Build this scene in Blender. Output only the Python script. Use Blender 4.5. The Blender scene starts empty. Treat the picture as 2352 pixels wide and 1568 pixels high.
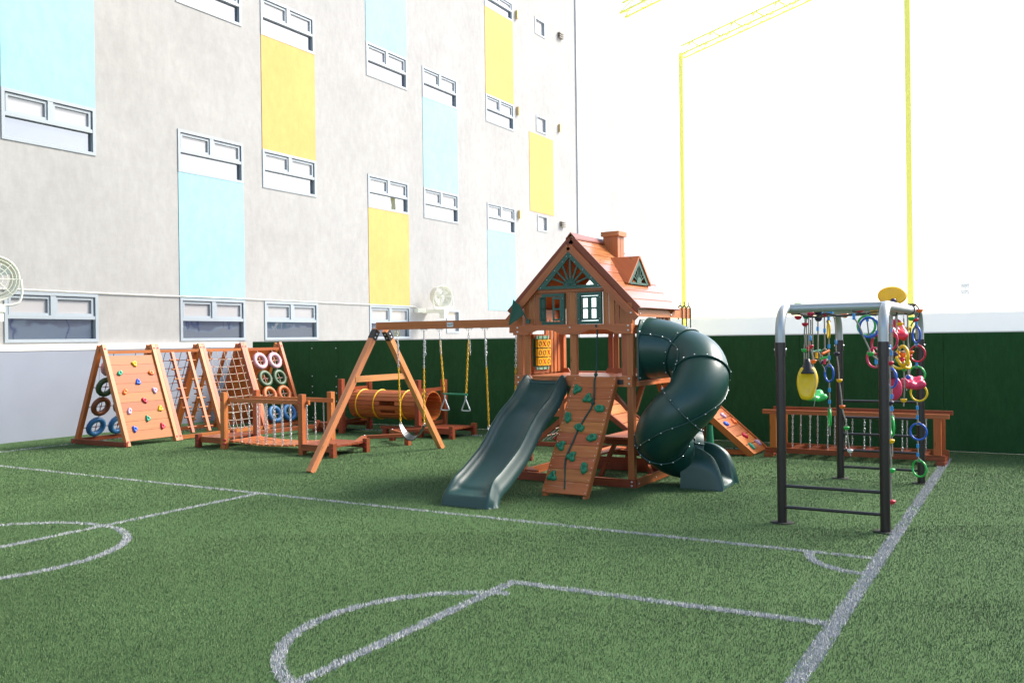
import bpy, math, random
import numpy as np
from mathutils import Vector, Matrix
random.seed(7); rng = np.random.default_rng(7)
scn = bpy.context.scene
COL = scn.collection

# ------------------------------------------------------------------ camera
def cam_setup():
    f, yaw, roll, pitch = 2047/2352, math.radians(30.35), math.radians(-0.75), math.radians(-0.174)
    fw = Vector((-math.sin(yaw)*math.cos(pitch), math.cos(yaw)*math.cos(pitch), math.sin(pitch)))
    rt = Vector((math.cos(yaw), math.sin(yaw), 0)); up = rt.cross(fw)
    r2 = rt*math.cos(roll) + up*math.sin(roll); u2 = -rt*math.sin(roll) + up*math.cos(roll)
    m = Matrix((r2, u2, -fw)).transposed().to_4x4(); m.translation = (0, 0, 1.95)
    cd = bpy.data.cameras.new('camera'); cd.sensor_width = 36; cd.lens = 36*f
    cd.clip_start = 0.05; cd.clip_end = 2000
    co = bpy.data.objects.new('camera', cd); co.matrix_world = m; COL.objects.link(co); scn.camera = co
cam_setup()
# ------------------------------------------------------------------ light
SUN_EL, SUN_AZ = math.radians(41), math.radians(38)     # azimuth from +Y towards +X: behind the playset, to the right
world = bpy.data.worlds.new('World'); scn.world = world; world.use_nodes = True
wn = world.node_tree; bg = wn.nodes['Background']
sky = wn.nodes.new('ShaderNodeTexSky'); sky.sky_type = 'NISHITA'; sky.sun_disc = False
sky.sun_elevation = SUN_EL; sky.sun_rotation = SUN_AZ; sky.dust_density = 2.0; sky.air_density = 1.0; sky.ozone_density = 1.0
wn.links.new(sky.outputs[0], bg.inputs[0]); bg.inputs[1].default_value = 0.15
sl = bpy.data.lights.new('sun', 'SUN'); sl.energy = 3.0; sl.angle = math.radians(20); sl.color = (1, .95, .87)
so = bpy.data.objects.new('sun', sl); COL.objects.link(so)
sd = Vector((math.sin(SUN_AZ)*math.cos(SUN_EL), math.cos(SUN_AZ)*math.cos(SUN_EL), math.sin(SUN_EL)))
so.rotation_euler = sd.to_track_quat('Z', 'Y').to_euler(); so.location = (10, 20, 30)
vs = scn.view_settings; vs.view_transform = 'Standard'; vs.look = 'None'; vs.exposure = 1.44; vs.gamma = 1
scn.cycles.use_denoising = True
scn.cycles.max_bounces = 8

# ------------------------------------------------------------------ materials
def new_mat(name):
    m = bpy.data.materials.new(name); m.use_nodes = True
    return m, m.node_tree, m.node_tree.nodes['Principled BSDF']
def N(t, k, **kw):
    n = t.nodes.new(k)
    for a, b in kw.items(): setattr(n, a, b)
    return n
def mixc(t, fac, a, b, bt='MIX'):
    n = N(t, 'ShaderNodeMix', data_type='RGBA', blend_type=bt)
    for s, v in ((0, fac), (6, a), (7, b)):
        if hasattr(v, 'links'): t.links.new(v, n.inputs[s])
        else: n.inputs[s].default_value = v if s == 0 else (*v, 1)
    return n.outputs[2]
def plain(name, col, rough=.5, metal=0, spec=.5, noise=.12, scale=9, bump=0.0):
    m, t, b = new_mat(name)
    tc = N(t, 'ShaderNodeTexCoord'); nz = N(t, 'ShaderNodeTexNoise'); nz.inputs['Scale'].default_value = scale; nz.inputs['Detail'].default_value = 5
    t.links.new(tc.outputs['Object'], nz.inputs['Vector'])
    lo = tuple(c*(1-noise) for c in col); hi = tuple(min(1, c*(1+noise)) for c in col)
    t.links.new(mixc(t, nz.outputs['Fac'], lo, hi), b.inputs['Base Color'])
    mr = N(t, 'ShaderNodeMapRange'); mr.inputs[3].default_value = max(.02, rough-.08); mr.inputs[4].default_value = min(1, rough+.08)
    t.links.new(nz.outputs['Fac'], mr.inputs[0]); t.links.new(mr.outputs[0], b.inputs['Roughness'])
    b.inputs['Metallic'].default_value = metal; b.inputs['Specular IOR Level'].default_value = spec
    if bump:
        bp = N(t, 'ShaderNodeBump'); bp.inputs['Strength'].default_value = bump; bp.inputs['Distance'].default_value = .01
        t.links.new(nz.outputs['Fac'], bp.inputs['Height']); t.links.new(bp.outputs[0], b.inputs['Normal'])
    return m
def wood(name, dark, light, rough=.36, worn=0.0, var=.2):
    m, t, b = new_mat(name)
    uv = N(t, 'ShaderNodeUVMap'); sp = N(t, 'ShaderNodeSeparateXYZ'); t.links.new(uv.outputs[0], sp.inputs[0])
    def M(op, a, bb=None):
        n = N(t, 'ShaderNodeMath', operation=op)
        for i, v in enumerate((a, bb)):
            if v is None: continue
            if hasattr(v, 'links'): t.links.new(v, n.inputs[i])
            else: n.inputs[i].default_value = v
        return n.outputs[0]
    pid = M('ROUND', M('DIVIDE', sp.outputs[1], 10.0))
    lv = M('SUBTRACT', sp.outputs[1], M('MULTIPLY', pid, 10.0))
    wnz = N(t, 'ShaderNodeTexWhiteNoise', noise_dimensions='1D'); t.links.new(pid, wnz.inputs['W'])
    cb = N(t, 'ShaderNodeCombineXYZ')
    t.links.new(M('MULTIPLY', sp.outputs[0], 1.6), cb.inputs[0]); t.links.new(M('MULTIPLY', lv, 38.0), cb.inputs[1]); t.links.new(M('MULTIPLY', pid, 7.31), cb.inputs[2])
    nz = N(t, 'ShaderNodeTexNoise'); nz.inputs['Scale'].default_value = 1; nz.inputs['Detail'].default_value = 6; nz.inputs['Roughness'].default_value = .65; nz.inputs['Distortion'].default_value = .5
    t.links.new(cb.outputs[0], nz.inputs['Vector'])
    cr = N(t, 'ShaderNodeValToRGB'); cr.color_ramp.elements[0].position = .28; cr.color_ramp.elements[1].position = .72
    cr.color_ramp.elements[0].color = (*dark, 1); cr.color_ramp.elements[1].color = (*light, 1)
    t.links.new(nz.outputs['Fac'], cr.inputs[0])
    hv = N(t, 'ShaderNodeHueSaturation'); t.links.new(cr.outputs[0], hv.inputs['Color'])
    mr = N(t, 'ShaderNodeMapRange'); mr.inputs[3].default_value = 1-var; mr.inputs[4].default_value = 1+var; t.links.new(wnz.outputs[0], mr.inputs[0]); t.links.new(mr.outputs[0], hv.inputs['Value'])
    mh = N(t, 'ShaderNodeMapRange'); mh.inputs[3].default_value = .49; mh.inputs[4].default_value = .512; t.links.new(wnz.outputs[1], mh.inputs[0]); t.links.new(mh.outputs[0], hv.inputs['Hue'])
    out = hv.outputs[0]
    # knots
    ck = N(t, 'ShaderNodeCombineXYZ'); t.links.new(M('MULTIPLY', sp.outputs[0], 2.2), ck.inputs[0]); t.links.new(M('MULTIPLY', lv, 9.0), ck.inputs[1]); t.links.new(M('MULTIPLY', pid, 3.7), ck.inputs[2])
    vo = N(t, 'ShaderNodeTexVoronoi'); vo.inputs['Scale'].default_value = 1.0; t.links.new(ck.outputs[0], vo.inputs['Vector'])
    kr = N(t, 'ShaderNodeMapRange'); kr.inputs[1].default_value = .05; kr.inputs[2].default_value = .13; kr.inputs[3].default_value = .55; kr.inputs[4].default_value = 0; t.links.new(vo.outputs['Distance'], kr.inputs[0])
    out = mixc(t, kr.outputs[0], out, tuple(c*.3 for c in dark))
    if worn:
        c2 = N(t, 'ShaderNodeCombineXYZ'); t.links.new(M('MULTIPLY', sp.outputs[0], 2.5), c2.inputs[0]); t.links.new(M('MULTIPLY', lv, 60.0), c2.inputs[1]); t.links.new(M('MULTIPLY', pid, 5.1), c2.inputs[2])
        n2 = N(t, 'ShaderNodeTexNoise'); n2.inputs['Scale'].default_value = 1; t.links.new(c2.outputs[0], n2.inputs['Vector'])
        wr = N(t, 'ShaderNodeMapRange'); wr.inputs[1].default_value = .62; wr.inputs[2].default_value = .72; wr.inputs[3].default_value = 0; wr.inputs[4].default_value = worn; t.links.new(n2.outputs['Fac'], wr.inputs[0])
        out = mixc(t, wr.outputs[0], out, (.55, .36, .22))
    t.links.new(out, b.inputs['Base Color'])
    rr = N(t, 'ShaderNodeMapRange'); rr.inputs[3].default_value = rough-.1; rr.inputs[4].default_value = rough+.12; t.links.new(nz.outputs['Fac'], rr.inputs[0]); t.links.new(rr.outputs[0], b.inputs['Roughness'])
    b.inputs['Specular IOR Level'].default_value = .3
    bp = N(t, 'ShaderNodeBump'); bp.inputs['Strength'].default_value = .12; bp.inputs['Distance'].default_value = .004
    t.links.new(nz.outputs['Fac'], bp.inputs['Height']); t.links.new(bp.outputs[0], b.inputs['Normal'])
    return m

CEDAR = wood('cedar_stain', (.33, .092, .030), (.50, .156, .056))
ROOFW = wood('glossy_roof_cedar', (.29, .085, .026), (.46, .155, .05), rough=.2, var=.06)
ROOFW.node_tree.nodes['Principled BSDF'].inputs['Specular IOR Level'].default_value = .9
CEDAR_W = wood('worn_cedar', (.34, .09, .025), (.51, .15, .048), worn=.45, var=.1)
TANW = wood('tan_cedar', (.40, .145, .055), (.58, .24, .105))
REDWOOD = wood('red_brown_wood', (.17, .036, .016), (.30, .072, .030))
HONEY = wood('honey_wood', (.25, .072, .015), (.37, .122, .029), rough=.4, var=.1)
HONEY.node_tree.nodes['Principled BSDF'].inputs['Specular IOR Level'].default_value = .2
ORANGEW = wood('orange_brown_wood', (.32, .08, .020), (.48, .135, .036), rough=.38)
BOLT = plain('zinc_bolt', (.75, .75, .75), .3, .9)
CHAINM = plain('galvanised_chain', (.62, .63, .64), .32, .9)
YCHAIN = plain('yellow_coated_chain', (.75, .42, .01), .4)
REDCAP = plain('red_plastic_cap', (.5, .02, .04), .35)
SLIDE = plain('dark_green_plastic', (.010, .050, .043), .42, noise=.06, scale=2)
TUBEG = plain('tube_green_plastic', (.008, .046, .038), .34, noise=.08, scale=2)
GREENP = plain('green_trim_plastic', (.010, .075, .050), .38)
HOLDG = plain('hold_green_plastic', (.008, .17, .075), .45)
BLACKP = plain('black_plastic', (.012, .012, .014), .4)
ROPEG = plain('green_rope', (.012, .05, .038), .8, scale=60)
ROPEB = plain('grey_rope', (.27, .25, .21), .9, scale=80, noise=.35)
ROPEW = plain('pale_net_rope', (.48, .42, .32), .85, scale=80)
ROPEK = plain('dark_rope', (.05, .045, .045), .9, scale=80)
STEELK = plain('black_painted_steel', (.022, .015, .016), .3, .0, .5, noise=.04, scale=2)
STEELG = plain('grey_galvanised_tube', (.40, .42, .43), .34, .4, noise=.06, scale=3)
YSTEEL = plain('yellow_painted_steel', (.95, .88, .18), .45, noise=.02, scale=1)
PL = {n: plain('plastic_'+n, c, .32) for n, c in dict(yellow=(.80, .50, .01), blue=(.02, .10, .52), green=(.03, .42, .08), red=(.58, .015, .05),
      orange=(.85, .16, .02), purple=(.035, .022, .06), lilac=(.55, .36, .50), teal=(.01, .28, .16), amber=(.92, .46, .01), strap=(.01, .18, .52), cyan=(.02, .25, .62), white=(.7, .7, .7), pink=(.62, .03, .10), black=(.015, .013, .016)).items()}
TYRE = {n: plain('tyre_'+n, c, .5, scale=25, noise=.25) for n, c in dict(pink=(.55, .30, .34), green=(.035, .075, .03), brown=(.20, .06, .025), blue=(.025, .13, .30), orange=(.45, .11, .02)).items()}
TILE = plain('yellow_game_tile', (.85, .42, .01), .35)
WHITEP = plain('white_enamel', (.72, .72, .62), .4)
SEATK = plain('swing_seat_rubber', (.02, .03, .03), .35)
VINYL = plain('blue_grey_pad_vinyl', (.23, .25, .30), .55, noise=.06, scale=2, bump=.15)
CREAM = plain('cream_render', (.62, .60, .55), .8, noise=.08, scale=6, bump=.1)
FRAMEM = plain('grey_blue_window_frame', (.29, .33, .36), .45, noise=.04)
COLM = plain('grey_column_render', (.45, .46, .47), .8, noise=.08)
BLUEW = None
def concrete(name, col, streak=.16):
    m, t, b = new_mat(name)
    tc = N(t, 'ShaderNodeTexCoord')
    n1 = N(t, 'ShaderNodeTexNoise'); n1.inputs['Scale'].default_value = .55; n1.inputs['Detail'].default_value = 8; n1.inputs['Roughness'].default_value = .65
    t.links.new(tc.outputs['Object'], n1.inputs['Vector'])
    mp = N(t, 'ShaderNodeMapping'); mp.inputs['Scale'].default_value = (5, 5, 2.6); t.links.new(tc.outputs['Object'], mp.inputs[0])
    n2 = N(t, 'ShaderNodeTexNoise'); n2.inputs['Scale'].default_value = 1; n2.inputs['Detail'].default_value = 6; n2.inputs['Roughness'].default_value = .7; t.links.new(mp.outputs[0], n2.inputs['Vector'])
    mp3 = N(t, 'ShaderNodeMapping'); mp3.inputs['Scale'].default_value = (1.6, 3, 22); t.links.new(tc.outputs['Object'], mp3.inputs[0])
    n3 = N(t, 'ShaderNodeTexNoise'); n3.inputs['Scale'].default_value = 1; n3.inputs['Detail'].default_value = 6; t.links.new(mp3.outputs[0], n3.inputs['Vector'])
    a = mixc(t, n1.outputs['Fac'], tuple(c*.80 for c in col), tuple(min(1, c*1.16) for c in col))
    r2 = N(t, 'ShaderNodeMapRange'); r2.inputs[1].default_value = .3; r2.inputs[2].default_value = .7; r2.inputs[3].default_value = 1-streak; r2.inputs[4].default_value = 1+streak*.6; t.links.new(n2.outputs['Fac'], r2.inputs[0])
    r3 = N(t, 'ShaderNodeMapRange'); r3.inputs[1].default_value = .3; r3.inputs[2].default_value = .7; r3.inputs[3].default_value = 1-streak*.15; r3.inputs[4].default_value = 1+streak*.12; t.links.new(n3.outputs['Fac'], r3.inputs[0])
    mu = N(t, 'ShaderNodeMath', operation='MULTIPLY'); t.links.new(r2.outputs[0], mu.inputs[0]); t.links.new(r3.outputs[0], mu.inputs[1])
    vm = N(t, 'ShaderNodeVectorMath', operation='SCALE'); t.links.new(a, vm.inputs[0]); t.links.new(mu.outputs[0], vm.inputs['Scale'])
    t.links.new(vm.outputs[0], b.inputs['Base Color']); b.inputs['Roughness'].default_value = .88; b.inputs['Specular IOR Level'].default_value = .25
    bp = N(t, 'ShaderNodeBump'); bp.inputs['Strength'].default_value = .25; bp.inputs['Distance'].default_value = .01; t.links.new(n2.outputs['Fac'], bp.inputs['Height']); t.links.new(bp.outputs[0], b.inputs['Normal'])
    return m
WALLM = concrete('grey_render', (.33, .325, .315), .10)
BLUEW = concrete('sky_blue_paint', (.27, .49, .55), .10)
YELW = concrete('yellow_paint', (.50, .335, .115), .08)
WHITEW = plain('white_painted_wall', (.86, .86, .83), .8, noise=.03, scale=1)
def glass():
    m, t, b = new_mat('window_glass')
    tc = N(t, 'ShaderNodeTexCoord'); nz = N(t, 'ShaderNodeTexNoise'); nz.inputs['Scale'].default_value = 1.3; t.links.new(tc.outputs['Object'], nz.inputs['Vector'])
    b.inputs['Base Color'].default_value = (.05, .06, .085, 1); b.inputs['Roughness'].default_value = .03; b.inputs['IOR'].default_value = 2.8
    bp = N(t, 'ShaderNodeBump'); bp.inputs['Strength'].default_value = .12; bp.inputs['Distance'].default_value = .05; t.links.new(nz.outputs['Fac'], bp.inputs['Height']); t.links.new(bp.outputs[0], b.inputs['Normal'])
    return m
GLASS = glass()
PALE_PANE = plain('pale_window_pane', (.36, .35, .35), .12, spec=.9, noise=.05, scale=3)  # even pale grey glossy pane
def fence_turf():
    m, t, b = new_mat('wall_turf')
    tc = N(t, 'ShaderNodeTexCoord')
    mp = N(t, 'ShaderNodeMapping'); mp.inputs['Scale'].default_value = (22, 22, 5); t.links.new(tc.outputs['Object'], mp.inputs[0])
    n1 = N(t, 'ShaderNodeTexNoise'); n1.inputs['Scale'].default_value = 1; n1.inputs['Detail'].default_value = 9; n1.inputs['Roughness'].default_value = .8; t.links.new(mp.outputs[0], n1.inputs['Vector'])
    n2 = N(t, 'ShaderNodeTexNoise'); n2.inputs['Scale'].default_value = 1.6; n2.inputs['Detail'].default_value = 7; n2.inputs['Roughness'].default_value = .7; t.links.new(tc.outputs['Object'], n2.inputs['Vector'])
    a = mixc(t, n1.outputs['Fac'], (.008, .036, .010), (.055, .160, .055))
    a = mixc(t, n2.outputs['Fac'], a, (.014, .058, .018))
    t.links.new(a, b.inputs['Base Color']); b.inputs['Roughness'].default_value = .95; b.inputs['Specular IOR Level'].default_value = .15
    bp = N(t, 'ShaderNodeBump'); bp.inputs['Strength'].default_value = .8; bp.inputs['Distance'].default_value = .02; t.links.new(n1.outputs['Fac'], bp.inputs['Height']); t.links.new(bp.outputs[0], b.inputs['Normal'])
    return m
FTURF = fence_turf()
def ground_mat():
    m, t, b = new_mat('turf_base')
    tc = N(t, 'ShaderNodeTexCoord')
    n1 = N(t, 'ShaderNodeTexNoise'); n1.inputs['Scale'].default_value = 45; n1.inputs['Detail'].default_value = 6; t.links.new(tc.outputs['Object'], n1.inputs['Vector'])
    a = mixc(t, n1.outputs['Fac'], (.026, .064, .022), (.070, .122, .046))
    t.links.new(a, b.inputs['Base Color']); b.inputs['Roughness'].default_value = .95; b.inputs['Specular IOR Level'].default_value = .1
    return m
GROUND = ground_mat()
def blade_mat(name, c0, c1, patch=True):
    m, t, b = new_mat(name)
    uv = N(t, 'ShaderNodeUVMap'); sp = N(t, 'ShaderNodeSeparateXYZ'); t.links.new(uv.outputs[0], sp.inputs[0])
    a = mixc(t, sp.outputs[0], c0, c1)
    if patch:
        tc = N(t, 'ShaderNodeTexCoord'); n1 = N(t, 'ShaderNodeTexNoise'); n1.inputs['Scale'].default_value = .8; n1.inputs['Detail'].default_value = 5; t.links.new(tc.outputs['Object'], n1.inputs['Vector'])
        mr = N(t, 'ShaderNodeMapRange'); mr.inputs[1].default_value = .3; mr.inputs[2].default_value = .7; mr.inputs[3].default_value = .68; mr.inputs[4].default_value = 1.22; t.links.new(n1.outputs['Fac'], mr.inputs[0])
        vm = N(t, 'ShaderNodeVectorMath', operation='SCALE'); t.links.new(a, vm.inputs[0]); t.links.new(mr.outputs[0], vm.inputs['Scale']); a = vm.outputs[0]
    t.links.new(a, b.inputs['Base Color']); b.inputs['Roughness'].default_value = .7; b.inputs['Specular IOR Level'].default_value = .2
    ge = N(t, 'ShaderNodeNewGeometry'); sc = N(t, 'ShaderNodeVectorMath', operation='SCALE'); sc.inputs['Scale'].default_value = .45; t.links.new(ge.outputs['Normal'], sc.inputs[0])
    ad = N(t, 'ShaderNodeVectorMath', operation='ADD'); ad.inputs[1].default_value = (0, 0, .75); t.links.new(sc.outputs[0], ad.inputs[0])
    nm = N(t, 'ShaderNodeVectorMath', operation='NORMALIZE'); t.links.new(ad.outputs[0], nm.inputs[0]); t.links.new(nm.outputs[0], b.inputs['Normal'])
    return m
BLADE = blade_mat('turf_blade', (.074, .140, .052), (.138, .208, .082))
WBLADE = blade_mat('white_turf_blade', (.36, .37, .37), (.56, .57, .58), False)

# ------------------------------------------------------------------ mesh builder
class MB:
    def __init__(s): s.v = []; s.f = []; s.m = []; s.uv = []; s.sm = []; s.mats = []
    def mi(s, mat):
        if mat not in s.mats: s.mats.append(mat)
        return s.mats.index(mat)
    def face(s, idx, mat, uv=None, smooth=False):
        s.f.append(tuple(idx)); s.m.append(s.mi(mat)); s.uv.append(uv or [(0, 0)]*len(idx)); s.sm.append(smooth)
    def hexa(s, P, mat):       # 8 points: bottom quad then top quad, same winding
        P = [Vector(p) for p in P]; b = len(s.v); s.v += [tuple(p) for p in P]
        ax = [((P[4]+P[5]+P[6]+P[7])-(P[0]+P[1]+P[2]+P[3]))/4, ((P[1]+P[2]+P[5]+P[6])-(P[0]+P[3]+P[4]+P[7]))/4, ((P[2]+P[3]+P[6]+P[7])-(P[0]+P[1]+P[4]+P[5]))/4]
        ax.sort(key=lambda a: -a.length); L = ax[0].normalized() if ax[0].length else Vector((1, 0, 0)); B1 = ax[1].normalized() if ax[1].length else Vector((0, 1, 0)); B2 = L.cross(B1)
        o = random.randint(1, 900)*10; uo = random.random()*9; c = sum(P, Vector())/8
        for q in ((3, 2, 1, 0), (4, 5, 6, 7), (0, 1, 5, 4), (1, 2, 6, 5), (2, 3, 7, 6), (3, 0, 4, 7)):
            n = (P[q[1]]-P[q[0]]).cross(P[q[2]]-P[q[1]])
            use = B1 if abs(n.dot(B2)) >= abs(n.dot(B1)) else B2
            s.face([b+i for i in q], mat, [((P[i]-c).dot(L)+uo, (P[i]-c).dot(use)+o + (1.3 if use is B2 else 0)) for i in q])
    def box(s, lo, hi, mat):
        x0, y0, z0 = lo; x1, y1, z1 = hi
        s.hexa([(x0, y0, z0), (x1, y0, z0), (x1, y1, z0), (x0, y1, z0), (x0, y0, z1), (x1, y0, z1), (x1, y1, z1), (x0, y1, z1)], mat)
    def bar(s, p, q, w, h, mat, up=(0, 0, 1)):
        p = Vector(p); q = Vector(q); d = (q-p).normalized(); u = Vector(up); a = d.cross(u)
        if a.length < 1e-4: a = d.cross(Vector((0, 1, 0)))
        a.normalize(); u = a.cross(d); a = a*w/2; u = u*h/2
        s.hexa([p-a-u, p+a-u, p+a+u, p-a+u, q-a-u, q+a-u, q+a+u, q-a+u], mat)
    def prism(s, pts, off, mat):   # planar outline extruded by off
        off = Vector(off); P = [Vector(p) for p in pts]; n = len(P); b = len(s.v)
        s.v += [tuple(p) for p in P]+[tuple(p+off) for p in P]
        c = sum(P, Vector())/n; mx = max(((a-bb) for a in P for bb in P), key=lambda d: d.length).normalized()
        L = mx; nn = off.normalized(); B = nn.cross(L); o = random.randint(1, 900)*10
        U = lambda p: ((p-c).dot(L), (p-c).dot(B)+o)
        s.face([b+i for i in range(n-1, -1, -1)], mat, [U(P[i]) for i in range(n-1, -1, -1)]); s.face([b+n+i for i in range(n)], mat, [U(p) for p in P])
        for i in range(n):
            j = (i+1) % n; s.face((b+i, b+j, b+n+j, b+n+i), mat, [U(P[i]), U(P[j]), U(P[j]+off), U(P[i]+off)])
    def tube(s, pts, r, mat, n=8, closed=False, cap=True):
        P = [Vector(p) for p in pts]; m = len(P); b = len(s.v); prev = None
        rr = r if isinstance(r, (list, tuple)) else [r]*m
        for i, p in enumerate(P):
            if closed: t = P[(i+1) % m]-P[i-1]
            else: t = P[min(i+1, m-1)]-P[max(i-1, 0)]
            t.normalize()
            if prev is None:
                a = t.cross(Vector((0, 0, 1)))
                if a.length < .05: a = t.cross(Vector((0, 1, 0)))
            else: a = prev-t*prev.dot(t)
            a.normalize(); prev = a; c = t.cross(a)
            for k in range(n):
                th = 2*math.pi*k/n; s.v.append(tuple(p+(a*math.cos(th)+c*math.sin(th))*rr[i]))
        o = random.randint(1, 900)*10; acc = 0
        for i in range(m if closed else m-1):
            j = (i+1) % m; l = (P[j]-P[i]).length
            for k in range(n):
                k2 = (k+1) % n
                s.face((b+i*n+k, b+i*n+k2, b+j*n+k2, b+j*n+k), mat, [(acc, o+k*.02), (acc, o+(k+1)*.02), (acc+l, o+(k+1)*.02), (acc+l, o+k*.02)], True)
            acc += l
        if cap and not closed:
            c0 = len(s.v); s.v += s.v[b:b+n]+s.v[b+(m-1)*n:b+m*n]
            s.face([c0+k for k in range(n-1, -1, -1)], mat); s.face([c0+n+k for k in range(n)], mat)
    def cyl(s, p, q, r, mat, n=12): s.tube([p, q], r, mat, n)
    def ring(s, c, axis, R, r, mat, n=28, k=10, squash=1.0, spin=None):
        c = Vector(c); ax = Vector(axis).normalized(); a = ax.cross(Vector((0, 0, 1)))
        if a.length < .05: a = Vector((1, 0, 0))
        a.normalize(); b = ax.cross(a)
        s.tube([c+(a*math.cos(t)+b*squash*math.sin(t))*R for t in [2*math.pi*i/n for i in range(n)]], r, mat, k, closed=True)
    def lathe(s, c, axis, prof, mat, n=20, smooth=True):    # prof: (radius, distance along axis)
        c = Vector(c); ax = Vector(axis).normalized(); a = ax.cross(Vector((0, 0, 1)))
        if a.length < .05: a = Vector((1, 0, 0))
        a.normalize(); bb = ax.cross(a); b = len(s.v)
        for r, h in prof:
            for k in range(n):
                t = 2*math.pi*k/n; s.v.append(tuple(c+ax*h+(a*math.cos(t)+bb*math.sin(t))*max(r, 1e-4)))
        for i in range(len(prof)-1):
            for k in range(n):
                k2 = (k+1) % n; s.face((b+i*n+k, b+i*n+k2, b+(i+1)*n+k2, b+(i+1)*n+k), mat, None, smooth)
    def ball(s, c, r, mat, n=10, sc=(1, 1, 1)):
        b = len(s.v); c = Vector(c); m = max(4, n//2)
        for i in range(m+1):
            ph = math.pi*i/m
            for k in range(n):
                t = 2*math.pi*k/n
                s.v.append((c.x+r*sc[0]*math.sin(ph)*math.cos(t), c.y+r*sc[1]*math.sin(ph)*math.sin(t), c.z+r*sc[2]*math.cos(ph)))
        for i in range(m):
            for k in range(n):
                k2 = (k+1) % n; s.face((b+i*n+k, b+(i+1)*n+k, b+(i+1)*n+k2, b+i*n+k2), mat, None, True)
    def bolt(s, c, axis, r=.014, mat=None, h=.010):
        s.lathe(c, axis, [(r, 0), (r, h*.5), (r*.6, h), (0, h*1.05)], mat or BOLT, 8)
    def chain(s, p, q, mat, pitch=.042, w=.021, r=.0050, sag=0):
        p = Vector(p); q = Vector(q); d = q-p; L = d.length; n = max(2, int(L/pitch)); d.normalize()
        a0 = d.cross(Vector((0.3, 1, .2))).normalized(); b0 = d.cross(a0)
        ph = random.random()*3
        for i in range(n):
            t = (i+.5)/n; c = p.lerp(q, t) + Vector((0, 0, -sag*4*t*(1-t)))
            an = ph+(math.pi/2 if i % 2 else 0)+random.uniform(-.25, .25); a = a0*math.cos(an)+b0*math.sin(an)
            hl = pitch*.68
            s.tube([c+d*y+a*x for x, y in ((w*.5, -hl*.6), (w*.5, hl*.6), (w*.25, hl), (-w*.25, hl), (-w*.5, hl*.6), (-w*.5, -hl*.6), (-w*.25, -hl), (w*.25, -hl))], r, mat, 4, closed=True)
    def build(s, name, parent=None, loc=None):
        me = bpy.data.meshes.new(name)
        w = Vector((0, 0, 0))
        if loc is not None: w = Vector(loc)
        elif parent is not None: w = Vector(parent['_w'])
        vv = np.array(s.v, dtype=np.float32)-np.array(w, dtype=np.float32)
        me.from_pydata(vv.tolist(), [], s.f)
        for mt in s.mats: me.materials.append(mt)
        me.polygons.foreach_set('material_index', s.m); me.polygons.foreach_set('use_smooth', s.sm)
        ul = me.uv_layers.new(name='UVMap'); flat = [c for u in s.uv for p in u for c in p]; ul.data.foreach_set('uv', flat)
        me.update()
        o = bpy.data.objects.new(name, me); COL.objects.link(o)
        if parent is not None: o.parent = parent; o['_w'] = parent['_w']
        else: o.location = w; o['_w'] = tuple(w)
        return o
THINGS = []
def meta(o, label, cat=None, group=None, kind=None):
    if label: o['label'] = label
    if cat: o['category'] = cat
    if group: o['group'] = group
    if kind: o['kind'] = kind
    return o
def thing(name, label, cat, loc, group=None):
    o = bpy.data.objects.new(name, None); COL.objects.link(o); o.location = loc; o['_w'] = tuple(loc); o.empty_display_size = .2
    return meta(o, label, cat, group)
def one(mb, name, label, cat, loc, group=None, kind=None):
    return meta(mb.build(name, None, loc), label, cat, group, kind)

# ================================================================== SETTING
def grid_plane(name, x0, x1, y0, y1, z, mat):
    m = MB(); b = 0
    m.v += [(x0, y0, z), (x1, y0, z), (x1, y1, z), (x0, y1, z)]; m.face((0, 1, 2, 3), mat)
    return m.build(name, None, (0, 0, 0))
meta(grid_plane('ground', -400, 400, -400, 400, -0.02, plain('pale_paving', (.60, .58, .54), .9, scale=2)), None, kind='structure')
meta(grid_plane('turf', -17.72, 9, -9, 16.35, 0, GROUND), None, kind='structure')

# pitch markings: polylines (half width) on the turf
def arc(cx, cy, r, a0, a1, n=48): return [(cx+r*math.cos(math.radians(a0+(a1-a0)*i/n)), cy+r*math.sin(math.radians(a0+(a1-a0)*i/n))) for i in range(n+1)]
LINES = [('sideline', [(-16.3, 8.23), (-1.16, 8.25)], .024),
         ('goal_line', [(-1.17, -3.0), (-1.17, 15.3)], .048),
         ('halfway_line', [(-8.62, 1.0), (-8.63, 8.22)], .035),
         ('centre_circle', arc(-8.66, 4.74, 1.28, 0, 360, 90), .035),
         ('penalty_box_line', [(-1.2, 6.24), (-3.62, 6.14), (-3.66, 2.5)], .035),
         ('goal_area_arc', arc(-3.2, 4.75, 1.13, 106, 262), .035),
         ('corner_arc', arc(-1.17, 8.25, .58, 180, 272), .032),
         ('back_line', [(-16.3, 15.2), (-1.17, 15.2)], .03),
         ('side_strip_line', [(-16.32, 1.0), (-16.3, 15.2)], .03)]
def seg_dist(px, py, pts):
    d = np.full(px.shape, 9.0, dtype=np.float32)
    for (ax, ay), (bx, by) in zip(pts[:-1], pts[1:]):
        vx, vy = bx-ax, by-ay; L = vx*vx+vy*vy+1e-9
        t = np.clip(((px-ax)*vx+(py-ay)*vy)/L, 0, 1)
        d = np.minimum(d, np.hypot(px-(ax+t*vx), py-(ay+t*vy)))
    return d
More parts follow.
